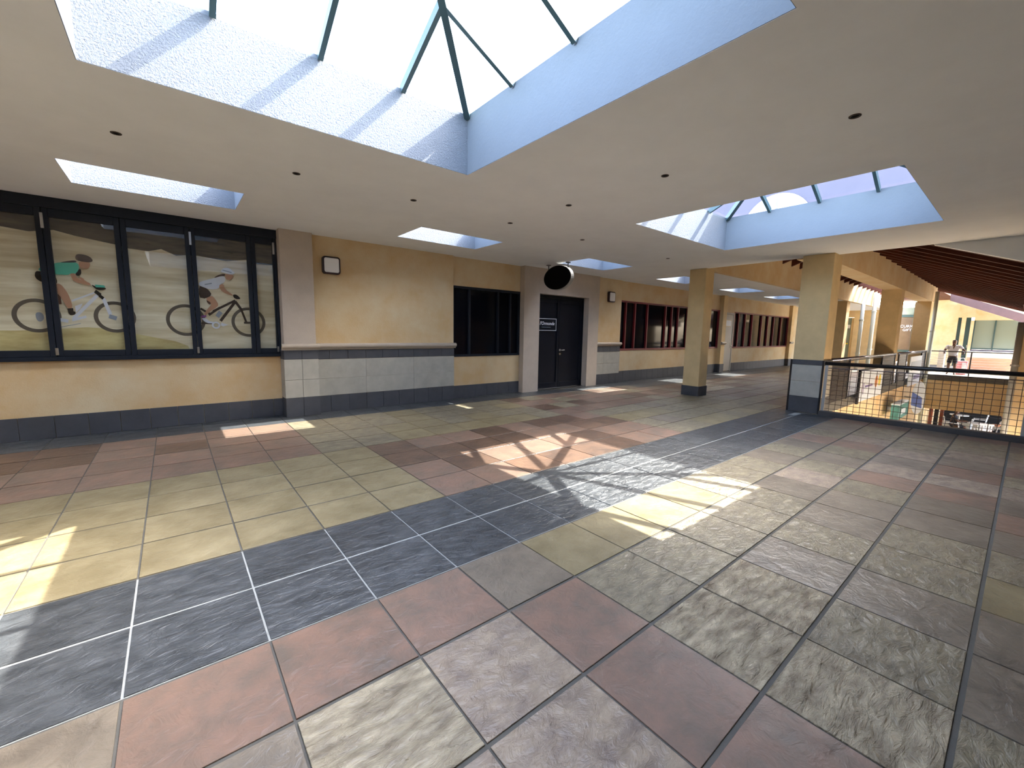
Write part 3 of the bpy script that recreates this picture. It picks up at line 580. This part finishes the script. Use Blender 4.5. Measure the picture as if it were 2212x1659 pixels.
# beams and bulkheads
sbox('beam_well', 'wall_cream', 'cream beam running along the edge of the open well above the columns', 'beam', 9.9, 25.0, .06, .50, 2.93, 3.70)
bh = sbox('bulkhead_walkway', 'wall_cream', 'cream bulkhead above the edge of the farther walkway ceiling', 'beam', XE, 27.0, YB-.06, YB+.06, H-.02, 3.715)
# ---------------------------------------------------------------- timber roof over the well
SL = .39; YR = 1.19; ZR = 3.525+SL*1.11; YE = -3.3
def zroof(y): return ZR-SL*abs(y-YR)
rf = empty('timber_roof', (18, 0, 3.5), 'dark brown timber rafter roof over the open well', 'roof', kind='structure')
k = 0; x = 9.99
while x < 27.3:
    MB().beam((x, YR, ZR+.10), (x, YE, zroof(YE)+.10), .07, .20, up=(0, SL, 1)).build('rafter', 'timber_dark', rf); MB().beam((x, YR, ZR+.10), (x, 2.42, zroof(2.42)+.10), .07, .20, up=(0, -SL, 1)).build('rafter', 'timber_dark', rf)
    x += .72
yy = YR
while yy > YE:
    y2 = max(yy-.26, YE); MB().beam((9.90, (yy+y2)/2, zroof((yy+y2)/2)+.215), (27.3, (yy+y2)/2, zroof((yy+y2)/2)+.215), (yy-y2)*1.075, .025, up=(0, -SL, 1)).build('roof_board', 'timber_dark', rf); yy = y2
yy = YR
while yy < 2.4:
    y2 = min(yy+.26, 2.42); MB().beam((9.90, (yy+y2)/2, zroof((yy+y2)/2)+.215), (22.4, (yy+y2)/2, zroof((yy+y2)/2)+.215), (y2-yy)*1.075, .025, up=(0, SL, 1)).build('roof_board', 'timber_dark', rf); yy = y2
bx('eave_beam', 'timber_dark', 9.96, 27.3, -3.1, -2.44, 1.95, 2.36, rf)
# tall gable wall between the skylit hall and the timber roof
b = MB(); b.extrude([(XE, 5.4, H+.12), (XE, -4.6, H+.12), (XE, -4.6, 6.2), (XE, 5.4, 6.2)], (.14, 0, 0))
b2 = MB(); yk_ = YR-(ZR-H)/SL; b2.extrude([(XE+.01, yk_+.02, H+.119), (XE+.01, yk_+.02, zroof(yk_)), (XE+.01, -4.6, zroof(-4.6)), (XE+.01, -4.6, H+.119)], (.12, 0, 0))
tag(b2.build('wall_gable', 'ceiling_paint'), 'off-white gable infill between the ceiling edge and the timber roof', 'wall', kind='structure')
g = b.build('wall_upper', 'mauve_wall'); tag(g, 'lavender-grey plastered upper gable wall outside the second skylight', 'wall', kind='structure')
aw = empty('window_5', (XE-.01, .9, 3.3), 'white arched window in the upper gable wall', 'window', kind='structure')
arch = lambda r, x: [(x, .9+r*math.cos(math.pi*k/20), 3.62+r*math.sin(math.pi*k/20)) for k in range(21)]+[(x, .9-r, 3.3), (x, .9+r, 3.3)]
MB().extrude(arch(.62, XE-.03), (.028, 0, 0)).build('window_frame', 'white_paint', aw); MB().extrude(arch(.54, XE-.036), (.005, 0, 0)).build('window_pane', 'poster_white', aw)  # opaque pale pane: the sky's reflection is painted into its colour
bx('window_mullion', 'grey_ink', XE-.05, XE-.037, .88, .92, 3.3, 4.15, aw)
# ---------------------------------------------------------------- railings
def wire_railing(name, x, y0, y1, label, zr=.955):
    e = empty(name, (x, (y0+y1)/2, 0), label, 'railing')
    bx('railing_kerb', 'kerb_dark', x-.13, x+.03, y0, y1, -.004, .085, e, .006)
    MB().tube([(x, y0, zr), (x, y1, zr)], .034, 12).build('top_rail', 'black_metal', e, smooth=True)
    MB().tube([(x+.02, y0, .93-.06), (x+.02, y1, .93-.06)], .008, 6).build('upper_wire', 'wire_metal', e)
    nz = 9
    for k in range(nz): MB().tube([(x+.02, y0, .125+k*.0875), (x+.02, y1, .125+k*.0875)], .0042, 5).build('mesh_wire', 'wire_metal', e)
    ny = int(abs(y1-y0)/.088)
    for k in range(ny+1):
        yk = y1-.03-k*.088
        if yk < y0: break
        MB().tube([(x+.026, yk, .086), (x+.026, yk, .875)], .0040, 5).build('mesh_wire', 'wire_metal', e)
    yk = y1-.02
    while yk > y0:
        bx('railing_post', 'post_grey', x-.005, x+.018, yk-.03, yk+.015, .085, .93, e); yk -= 2.36
    return e
mat('kerb_dark', (62, 62, 64), 0.45, 0.1, 6.0); mat('wire_metal', (70, 66, 72), 0.3, metal=0.6); mat('post_grey', (160, 160, 156), 0.45)
wire_railing('mesh_railing', 9.50, -3.1, -.25, 'black wire mesh railing with a round top rail in front of the open well')
def side_railing(x0, x1, panels, label):
    y = .03; e = empty('gallery_railing', ((x0+x1)/2, y, 0), label, 'railing', 'gallery railings along the well')
    MB().tube([(x0, y, .955), (x1, y, .955)], .03, 10).build('top_rail', 'rail_sheen', e, smooth=True); MB().tube([(x0, y, .90), (x1, y, .90)], .014, 8).build('lower_rail', 'black_metal', e)
    for a, b_ in panels:
        pn = empty('railing_panel', (a, y, .02), parent=e)
        bx('panel_backing', 'panel_dark', a, b_, y-.004, y+.004, .02, .88, pn)
        m = MB(); z = .06
        while z < .88: m.tube([(a, y-.008, z), (b_, y-.008, z)], .004, 4); z += .088
        m.build('panel_wires', 'wire_metal', pn)
    for a in sorted(set([v for pnl in panels for v in pnl])): bx('railing_post', 'black_metal', a-.02, a+.02, y-.02, y+.02, 0, .94, e)
    return e
mat('rail_sheen', (150, 160, 190), 0.18, metal=0.8); mat('panel_dark', (24, 24, 32), 0.5)
side_railing(10.03, 17.75, [(10.6, 12.5), (15.95, 17.72)], 'nearer gallery railing with dark panels along the left side of the well')
side_railing(18.27, 24.0, [(18.35, 19.7), (22.9, 23.95)], 'farther gallery railing with dark panels along the left side of the well')
# banner hung on the near gallery railing
bn = empty('framed_banner', (14.5, -.04, -.15), 'white framed banner with an orange and yellow emblem hung on the nearer gallery railing', 'banner')
bx('banner_sheet', 'poster_white', 13.25, 15.75, -.06, -.03, -.15, .62, bn)
bx('banner_frame', 'panel_dark', 13.15, 13.25, -.07, -.02, -.19, .66, bn); bx('banner_frame', 'panel_dark', 13.15, 15.8, -.07, -.02, .62, .66, bn)
def xzell(name, m, cx, cz, rx, rz, y, parent): return MB().extrude([(cx+rx*math.cos(2*math.pi*k/20), y, cz+rz*math.sin(2*math.pi*k/20)) for k in range(20)], (0, -.004, 0)).build(name, m, parent)
xzell('emblem', 'poster_orange', 15.0, .27, .16, .16, -.06, bn); xzell('emblem', 'poster_yellow', 15.4, .28, .14, .16, -.06, bn)
bx('print_bar', 'poster_ink', 13.8, 14.6, -.064, -.06, .18, .23, bn); bx('print_bar', 'poster_ink', 13.6, 13.66, -.064, -.06, .02, .30, bn)
bn = empty('hanging_banner', (21.3, -.02, -.25), 'pale banner hung on the farther gallery railing beside the oval sign', 'banner')
bx('banner_sheet', 'poster_white', 20.2, 22.6, -.03, -.01, -.25, .80, bn); bx('banner_band', 'grey_ink', 20.4, 22.5, -.036, -.031, .30, .62, bn); bx('banner_band', 'poster_ink', 21.2, 22.5, -.036, -.031, -.05, .1, bn)
# oval blade sign and teal box sign on the lower wall
ov = empty('oval_sign', (20.6, -.30, -1.2), 'tall white and blue oval sign projecting from the wall below the far gallery', 'sign')
ovl = lambda rx, rz, x: [(x, -.30+rx*math.cos(2*math.pi*k/28), -.64+rz*math.sin(2*math.pi*k/28)) for k in range(28)]
MB().extrude(ovl(.18, .58, 20.55), (.08, 0, 0)).build('sign_body', 'poster_white', ov); MB().extrude([(20.546, -.42, -1.0), (20.546, -.14, -.92), (20.546, -.14, -.45), (20.546, -.40, -.62)], (-.004, 0, 0)).build('sign_print', 'poster_blue', ov)
MB().tube([(20.59, -.12, -.64), (20.59, .06, -.64)], .02, 8).build('sign_bracket', 'steel', ov)
gs = empty('box_sign', (17.7, -.24, -1.0), 'teal box sign with a pale top fixed to the wall below the gallery', 'sign')
bx('sign_body', 'sign_teal', 17.0, 18.6, -.32, -.14, -1.0, -.56, gs); bx('sign_top', 'poster_white', 16.98, 18.62, -.33, -.13, -.56, -.53, gs); bx('sign_print', 'poster_white', 17.4, 18.1, -.325, -.32, -.88, -.72, gs)  # pale top slab paints in the light on top of the sign
MB().beam((17.8, -.14, -.78), (17.8, .06, -.78), .08, .08).build('sign_bracket', 'steel', gs)
# downpipes
def pipe(x, y, z0, z1, r, label, m='pipe_white'):
    e = empty('downpipe', (x, y, z0), label, 'pipe', 'downpipes'); MB().tube([(x, y, z0), (x, y, z1)], r, 10).build('pipe_run', m, e, smooth=True)
    for f in (.25, .75): MB().tube([(x, y, z0+(z1-z0)*f), (x, y, z0+(z1-z0)*f+.05)], r*1.3, 10).build('pipe_clip', m, e)
mat('pipe_white', (206, 214, 206), 0.5)
pipe(23.95, -.06, -3.04, 3.3, .06, 'pale downpipe beside the far corner column of the well'); pipe(23.9, 2.2, 0, 2.9, .07, 'pale downpipe at the distant shaded column'); pipe(25.75, 2.15, 0, 3.5, .08, 'taller pale downpipe to the right of the distant column')
pipe(18.92, -2.37, -3.04, 1.94, .07, 'pale downpipe at the corner of the right-hand wall of the well', 'post_grey')

# ================================================================ lower level and far side of the well
ZL = -3.05
sbox('floor_lower', 'paving', 'pale paved floor of the lower level', 'floor', 9.0, 34, -9, 5.4, ZL-.1, ZL)
sbox('floor_ground', 'paving', 'pale ground outside the building', 'ground', -60, 90, -70, 70, ZL-.4, ZL-.15)
sbox('wall_lower_left', 'wall_cream', 'cream wall below the gallery on the left side of the well', 'wall', 9.56, 33.6, .07, .30, ZL, -.225)
sbox('wall_lower_far', 'wall_cream', 'cream wall below the far balcony above the cafe opening', 'wall', 24.22, 24.5, -6, .06, -1.40, -.225)
sbox('wall_lower_back', 'interior_dark', 'dark back wall of the cafe on the lower level', 'wall', 33.4, 33.6, -6, .06, ZL, -.225)
sbox('wall_right', 'wall_cream', 'cream wall on the right side of the well', 'wall', 19.0, 24.18, -6, -2.40, ZL, 1.948)
sbox('wall_right', 'wall_cream', 'cream upper wall closing the right side of the well', 'wall', 9.95, 18.98, -3.3, -3.12, -1.2, 2.40)  # unseen blocker, added to keep the well from getting too bright
sbox('wall_right', 'wall_cream', 'cream end wall beyond the right end of the mesh railing', 'wall', 9.6, 9.94, -7, -3.12, ZL, H)  # out of view, added to stop light entering past the railing
sbox('floor_far', 'paving', 'sunlit pale floor of the far balcony', 'floor', 24.22, 33.9, -5.9, YV-.02, -.004, .004)
fr = empty('far_railing', (24.35, -1.2, 0), 'thin black railing of the far balcony in front of the standing person', 'railing')
MB().tube([(24.35, -2.4, .95), (24.35, .02, .95)], .022, 8).build('top_rail', 'black_metal', fr)
for k in range(8): MB().tube([(24.35, -2.4, .10+k*.1), (24.35, .02, .10+k*.1)], .005, 5).build('mesh_wire', 'wire_metal', fr)
for y in (-2.38, -1.2, 0.0): bx('railing_post', 'black_metal', 24.33, 24.37, y-.02, y+.02, .004, .94, fr)
# far building
mat('far_glass', (128, 138, 124), 0.12)
sbox('wall_far', 'wall_cream', 'cream far building wall facing the well', 'wall', 33.2, 33.5, -.02, 1.15, .004, 4.6)
sbox('wall_far', 'wall_cream', 'cream far building wall above the green glazing', 'wall', 33.2, 33.5, -6, -.62, 2.45, 4.6)
sbox('wall_far', 'wall_cream', 'cream pier between the two dark far doors', 'wall', 33.2, 33.5, -.32, -.16, .004, 2.6)
sbox('wall_far', 'wall_cream', 'cream pier between far doors and green glazing', 'wall', 33.2, 33.5, -.62, -.5, .004, 2.45)
sbox('wall_far', 'wall_cream', 'cream wall above the two dark far doors', 'wall', 33.2, 33.5, -.62, -.02, 2.6, 4.6)
for n_, (a, b_) in ((3, (-.16, -.02)), (4, (-.5, -.32))):
    d = empty('door_%d' % n_, (33.3, (a+b_)/2, .004), 'narrow dark green far door %s the cream pier' % ('left of' if n_ == 3 else 'right of'), 'door', kind='structure'); bx('door_leaf', 'green_frame', 33.3, 33.36, a, b_, .004, 2.6, d); bx('door_handle', 'steel', 33.27, 33.3, a+.02, a+.04, 1.0, 1.15, d)
fw = empty('window_6', (33.3, -1.5, .9), 'large green tinted glazing of the far building under the eave', 'window', kind='structure')
for a, b_ in ((-1.35, -.66), (-2.15, -1.40), (-2.95, -2.20)): MB().box(33.32, 33.33, a, b_, 1.0, 2.45).build('window_pane', 'far_glass', fw)

mat('parapet_brown', (170, 140, 124), 0.8, 0.06, 5.0); mat('shop_brown', (96, 78, 62), 0.3, 0.2, 1.5)
for a in (-.64, -1.375, -2.175): bx('window_mullion', 'green_frame', 33.27, 33.33, a-.025, a+.025, .9, 2.45, fw)
bx('window_sill', 'green_frame', 33.22, 33.34, -2.95, -.62, .93, 1.0, fw)
sbox('wall_far', 'mauve_wall', 'low lavender-grey parapet under the green far glazing', 'wall', 33.2, 33.5, -6, -.62, .004, .92)
pp = empty('planter_wall', (27.0, -1.65, 0), 'low brick-toned parapet with a bright white top behind the far railing', 'parapet')
bx('parapet_body', 'parapet_brown', 26.75, 27.3, -2.39, -.95, .004, .68, pp); bx('parapet_cap', 'white_paint', 26.70, 27.35, -2.39, -.93, .68, .93, pp)  # white cap paints in the brightness of a sunlit ledge
sbox('pier_far', 'stone_panel', 'grey clad pier foot behind the far railing', 'pier', 28.0, 28.5, -.15, .05, .004, .95)
# far roof with mauve barge board
fz = lambda y: 3.30-.455*(-.10-y)
fr2 = empty('far_roof', (31, -1.5, 2.5), 'farther pitched roof with a mauve barge board over the far balcony', 'roof', kind='structure')
MB().extrude([(29.9, .10, fz(.10)-.08), (29.9, -3.4, fz(-3.4)-.08), (29.9, -3.4, fz(-3.4)+.30), (29.9, .10, fz(.10)+.30)], (.06, 0, 0)).build('barge_board', 'timber_mauve', fr2)
yy = .10
while yy > -3.4:
    y2 = yy-.35; MB().extrude([(29.97, yy, fz(yy)), (29.97, y2+.01, fz(y2+.01)), (29.97, y2+.01, fz(y2+.01)+.04), (29.97, yy, fz(yy)+.04)], (3.2, 0, 0)).build('roof_board', 'timber_dark', fr2); yy = y2
for k in range(7): MB().box(27.4, 33.5, .14+.31*k, .14+.31*k+.30, 3.56, 3.60).build('roof_board', 'timber_dark', fr2)  # flat boards added to keep open sky light off the far wall
# end of the walkway: shopfront and glass door
sf = empty('window_7', (33.3, 2.3, 0), 'green framed shopfront with white lettering seen between the far columns', 'window', kind='structure')
MB().box(33.30, 33.31, 1.2, 3.6, .1, 3.2).build('window_pane', 'shop_brown', sf)
for a in (1.2, 1.72, 2.6, 3.6): bx('window_mullion', 'green_frame', 33.2, 33.3, a-.04, a+.04, 0, 3.4, sf)
for z in (.72, 2.72): bx('window_transom', 'green_frame', 33.2, 33.298, 1.24, 3.56, z-.06, z+.06, sf)
bx('shop_blind', 'far_glass', 33.27, 33.295, 1.24, 3.56, 2.80, 3.2, sf)
RX = (math.pi/2, 0, -math.pi/2)
text('lettering', 'CURIO', (33.19, 1.95, 2.13), .21, 'white_ink', sf, RX); text('lettering', 'GIFT', (33.19, 1.95, 1.92), .19, 'white_ink', sf, RX)

ew = sbox('wall_end', 'column_cream', 'cream end wall of the walkway beside the glass door', 'wall', 30.0, 30.2, 2.42, 3.75, 0, H)
sbox('wall_end', 'wall_cream', 'pale lintel above the far glass door', 'wall', 30.0, 30.2, 3.75, 5.0, 2.55, H)
gd = empty('door_5', (30.1, 4.4, 0), 'far glass door with a yellow strip at the end of the walkway', 'door', kind='structure')
for a, b_ in ((3.76, 3.86), (4.32, 4.40), (4.90, 4.99)): bx('door_stile', 'column_cream', 30.05, 30.11, a, b_, 0, 2.54, gd)
for a, b_ in ((3.86, 4.32), (4.40, 4.90)): MB().box(30.075, 30.085, a, b_, .02, 2.54).build('door_pane', 'far_glass', gd)
bx('push_bar', 'yellow_strip', 30.02, 30.05, 3.92, 4.36, 1.06, 1.12, gd); bx('notice', 'white_paint', 30.06, 30.073, 3.9, 4.25, 1.95, 2.15, gd)
# ---------------------------------------------------------------- behind the camera: unseen walls, the side one added to cut stray light
sbox('wall_back', 'wall_cream', 'cream end wall behind the camera', 'wall', -8.2, -8.0, -7, 5.4, -.22, H+.12)
sbox('wall_front', 'wall_cream', 'cream wall on the side behind the camera', 'wall', -8, 9.5, -7.2, -7.0, -.22, H+.12)

# ================================================================ people and cafe furniture
def skin_mesh(name, joints, edges, root, m, parent, sub=1):
    me = bpy.data.meshes.new(name); bm = bmesh.new(); lay = bm.verts.layers.skin.verify(); vv = {}
    for k, (co, r) in joints.items():
        v = bm.verts.new(co); v[lay].radius = (r, r) if not isinstance(r, tuple) else r; v[lay].use_root = (k == root); vv[k] = v
    for a, b_ in edges: bm.edges.new((vv[a], vv[b_]))
    bm.to_mesh(me); bm.free()
    t = bpy.data.objects.new('tmp', me); COL.objects.link(t); t.modifiers.new('s', 'SKIN').use_smooth_shade = True
    s = t.modifiers.new('u', 'SUBSURF'); s.levels = sub; s.render_levels = sub
    dg = bpy.context.evaluated_depsgraph_get(); m2 = bpy.data.meshes.new_from_object(t.evaluated_get(dg)); bpy.data.objects.remove(t); m2.name = name
    m2.materials.clear(); m2.materials.append(MATS[m])
    for p in m2.polygons: p.use_smooth = True
    o = bpy.data.objects.new(name, m2); COL.objects.link(o); o.parent = parent
    return o
def person(base, rz, J, label, skin, shirt, lower, hat, sc=1.0):
    e = empty('person', base, label, 'person'); e.rotation_euler = (0, 0, rz); e.scale = (sc, sc, sc)
    V = lambda k: Vector(J[k])
    jt = {'pel': (V('pel'), (.13, .10)), 'waist': (V('waist'), (.12, .09)), 'chest': (V('chest'), (.15, .10)), 'neck': (V('neck'), .05), 'chin': (V('chin'), .065), 'head': (V('head'), .088), 'crown': (V('crown'), .06)}
    ed = [('pel', 'waist'), ('waist', 'chest'), ('chest', 'neck'), ('neck', 'chin'), ('chin', 'head'), ('head', 'crown')]
    for s in 'LR':
        jt['sh'+s] = (V('sh'+s), .058); jt['el'+s] = (V('el'+s), .042); jt['wr'+s] = (V('wr'+s), .030); d = (V('wr'+s)-V('el'+s)).normalized()
        jt['pa'+s] = (V('wr'+s)+d*.06, (.034, .018)); ed += [('chest', 'sh'+s), ('sh'+s, 'el'+s), ('el'+s, 'wr'+s), ('wr'+s, 'pa'+s)]
        side = Vector((0, 1, 0))
        for q in range(4):
            a = V('wr'+s)+d*.10+side*(.012*(q-1.5)*1.5); b_ = a+d*(.035+.008*(1-abs(q-1.4)/2))+Vector((0, 0, -.018))
            jt['f%d%s' % (q, s)] = (a, .009); jt['g%d%s' % (q, s)] = (b_, .007); ed += [('pa'+s, 'f%d%s' % (q, s)), ('f%d%s' % (q, s), 'g%d%s' % (q, s))]
        th = V('wr'+s)+d*.05+side*(.035 if s == 'R' else -.035); jt['t'+s] = (th, .010); jt['u'+s] = (th+d*.035, .008); ed += [('wr'+s, 't'+s), ('t'+s, 'u'+s)]
        jt['hi'+s] = (V('hi'+s), .085); jt['kn'+s] = (V('kn'+s), .058); jt['an'+s] = (V('an'+s), .040); jt['to'+s] = (V('to'+s), (.04, .028)); ed += [('pel', 'hi'+s), ('hi'+s, 'kn'+s), ('kn'+s, 'an'+s), ('an'+s, 'to'+s)]
    skin_mesh('body', jt, ed, 'pel', skin, e)
    sj = {k: (jt[k][0], (jt[k][1][0]+.02, jt[k][1][1]+.02)) for k in ('waist', 'chest')}; sj['hem'] = (V('pel').lerp(V('waist'), .4), (.155, .125)); sj['nk'] = (V('neck').lerp(V('chest'), .4), .075)
    se = [('hem', 'waist'), ('waist', 'chest'), ('chest', 'nk')]
    for s in 'LR': sj['sh'+s] = (V('sh'+s), .078); sj['sl'+s] = (V('sh'+s).lerp(V('el'+s), .6), .068); se += [('chest', 'sh'+s), ('sh'+s, 'sl'+s)]
    skin_mesh('shirt', sj, se, 'waist', shirt, e)
    lj = {'pel': (V('pel'), (.155, .125)), 'wst': (V('pel').lerp(V('waist'), .5), (.14, .115))}; le = [('pel', 'wst')]
    for s in 'LR': lj['hi'+s] = (V('hi'+s), .105); lj['kn'+s] = (V('hi'+s).lerp(V('kn'+s), .9), .085); le += [('pel', 'hi'+s), ('hi'+s, 'kn'+s)]
    skin_mesh('trousers', lj, le, 'pel', lower, e)
    c = V('head'); up = (V('crown')-V('head')).normalized()
    skin_mesh('cap' if hat == 'cloth_grey' else 'hair', {'a': (c+up*.03, .092), 'b': (c+up*.075, .075)}, [('a', 'b')], 'a', hat, e)
    fd = Vector((1, 0, 0)); fc = V('head')-up*.01+fd*.085
    MB().box(fc.x-.01, fc.x+.012, -.012+fc.y, .012+fc.y, fc.z-.045, fc.z).build('nose', skin, e).location = fc-Vector((.0, 0, .045))
    for s in (-1, 1):
        o = MB().box(-.006, .006, -.011, .011, -.006, .006).build('eye', 'white_ink', e); o.location = fc+Vector((-.004, s*.03, .0))
    o = MB().box(-.006, .006, -.022, .022, -.005, .005).build('mouth', 'cloth_pink', e); o.location = fc+Vector((-.01, 0, -.075))
    return e
STAND = dict(pel=(0, 0, .84), waist=(.01, 0, 1.0), chest=(.06, 0, 1.20), neck=(.10, 0, 1.36), chin=(.13, 0, 1.43), head=(.14, 0, 1.52), crown=(.13, 0, 1.62),
             shL=(.07, .19, 1.30), elL=(.10, .36, 1.10), wrL=(.28, .34, 1.02), shR=(.07, -.19, 1.30), elR=(.10, -.30, 1.08), wrR=(.28, -.27, 1.02),
             hiL=(0, .09, .80), knL=(.02, .10, .45), anL=(0, .11, .07), toL=(.13, .12, .04), hiR=(0, -.09, .80), knR=(.06, -.10, .45), anR=(-.02, -.11, .07), toR=(.11, -.13, .04))
person((24.72, -.68, .004), math.pi, STAND, 'person in a white shirt and dark shorts leaning on the far balcony railing', 'skin', 'cloth_white', 'cloth_dark', 'cloth_grey', .88)
SIT = dict(pel=(0, 0, .50), waist=(.0, 0, .66), chest=(.03, 0, .88), neck=(.05, 0, 1.04), chin=(.08, 0, 1.10), head=(.09, 0, 1.19), crown=(.08, 0, 1.29),
           shL=(.03, .19, .97), elL=(.14, .24, .74), wrL=(.36, .16, .76), shR=(.03, -.19, .97), elR=(.14, -.24, .74), wrR=(.36, -.16, .76),
           hiL=(.02, .09, .50), knL=(.42, .11, .50), anL=(.40, .11, .07), toL=(.52, .12, .04), hiR=(.02, -.09, .50), knR=(.42, -.11, .50), anR=(.40, -.11, .07), toR=(.52, -.12, .04))
def chair(x, y, rz, label):
    e = empty('plastic_chair', (x, y, ZL), label, 'chair', 'white cafe chairs'); e.rotation_euler = (0, 0, rz)
    def P(n, mb, bv=.004): o = mb.build(n, 'plastic_white', e, bv); o.location = o.location+Vector((x, y, ZL)); return o
    P('seat', MB().box(-.22, .22, -.22, .22, .43, .46), .01)
    b_ = MB(); 
    for k in range(5): b_.beam((-.23-.02, -.16+.08*k, .47), (-.30, -.16+.08*k, .84), .045, .018, up=(1, 0, 0))
    b_.beam((-.31, -.22, .86), (-.31, .22, .86), .03, .08); P('backrest', b_, 0)
    for sx in (-1, 1):
        for sy in (-1, 1): P('leg', MB().beam((sx*.19, sy*.19, .43), (sx*.23, sy*.22, 0), .035, .035), 0)
        P('armrest', MB().beam((-.25, sx*.23, .66), (.18, sx*.24, .64), .05, .025).beam((.16, sx*.23, .64), (.19, sx*.21, .45), .03, .03), 0)
    return e
def table(x, y, label):
    e = empty('cafe_table', (x, y, ZL), label, 'table', 'cafe tables')
    MB().tube([(x, y, ZL+.72), (x, y, ZL+.75)], .34, 24).build('table_top', 'plastic_white', e); MB().tube([(x, y, ZL+.04), (x, y, ZL+.72)], .035, 10).build('pedestal', 'steel', e); MB().tube([(x, y, ZL), (x, y, ZL+.04)], [.26, .22], 20).build('table_foot', 'steel', e)
table(28.2, -1.5, 'round white cafe table in front on the lower level'); table(30.6, -.75, 'round white cafe table farther back on the lower level')
chair(28.15, -2.32, 1.2, 'white plastic chair right of the front cafe table holding a seated person')
chair(28.2, -.72, -1.4, 'white plastic chair left of the front cafe table holding a person in dark clothes')
chair(27.5, -1.7, .3, 'white plastic chair nearest the well with its back turned'); chair(30.5, -1.4, 1.5, 'white plastic chair at the farther cafe table')
person((28.15, -2.32, ZL), 1.2, SIT, 'person in a pale top seated at the front cafe table, right side', 'skin_light', 'cloth_white', 'cloth_dark', 'cloth_pink')
person((28.2, -.72, ZL), -1.4, SIT, 'person in dark clothes seated at the front cafe table, left side', 'skin', 'cloth_dark', 'cloth_dark', 'cloth_dark')
for k, (y, m) in enumerate(((-.12, 'wood_brown'), (-.2, 'interior_dark'), (-.30, 'wood_brown'))):
    p_ = empty('wooden_post', (26.5+k, y, ZL), ['red-brown post at the left of the cafe opening', 'dark post second from the left in the cafe opening', 'red-brown post third from the left in the cafe opening'][k], 'post'); bx('post_shaft', m, 26.45+k, 26.6+k, y-.06, y+.06, ZL+.05, -.23, p_); bx('post_foot', m, 26.42+k, 26.63+k, y-.09, y+.09, ZL, ZL+.05, p_)
bg = empty('carrier_bag', (25.3, -.95, .004), 'pink and white carrier bag standing behind the far railing beside the person', 'bag')
MB().add([(25.2, -1.06, .004), (25.4, -1.06, .004), (25.4, -.78, .004), (25.2, -.78, .004), (25.22, -1.08, .55), (25.38, -1.08, .55), (25.38, -.76, .55), (25.22, -.76, .55)], [(0, 3, 2, 1), (0, 1, 5, 4), (1, 2, 6, 5), (2, 3, 7, 6), (3, 0, 4, 7), (4, 5, 6, 7)]).build('bag_body', 'cloth_pink', bg)
bx('bag_panel', 'cloth_white', 25.19, 25.205, -1.05, -.93, .06, .50, bg); MB().tube([(25.3, -1.0, .54), (25.3, -.97, .68), (25.3, -.87, .68), (25.3, -.84, .54)], .01, 6).build('bag_handle', 'cloth_white', bg)
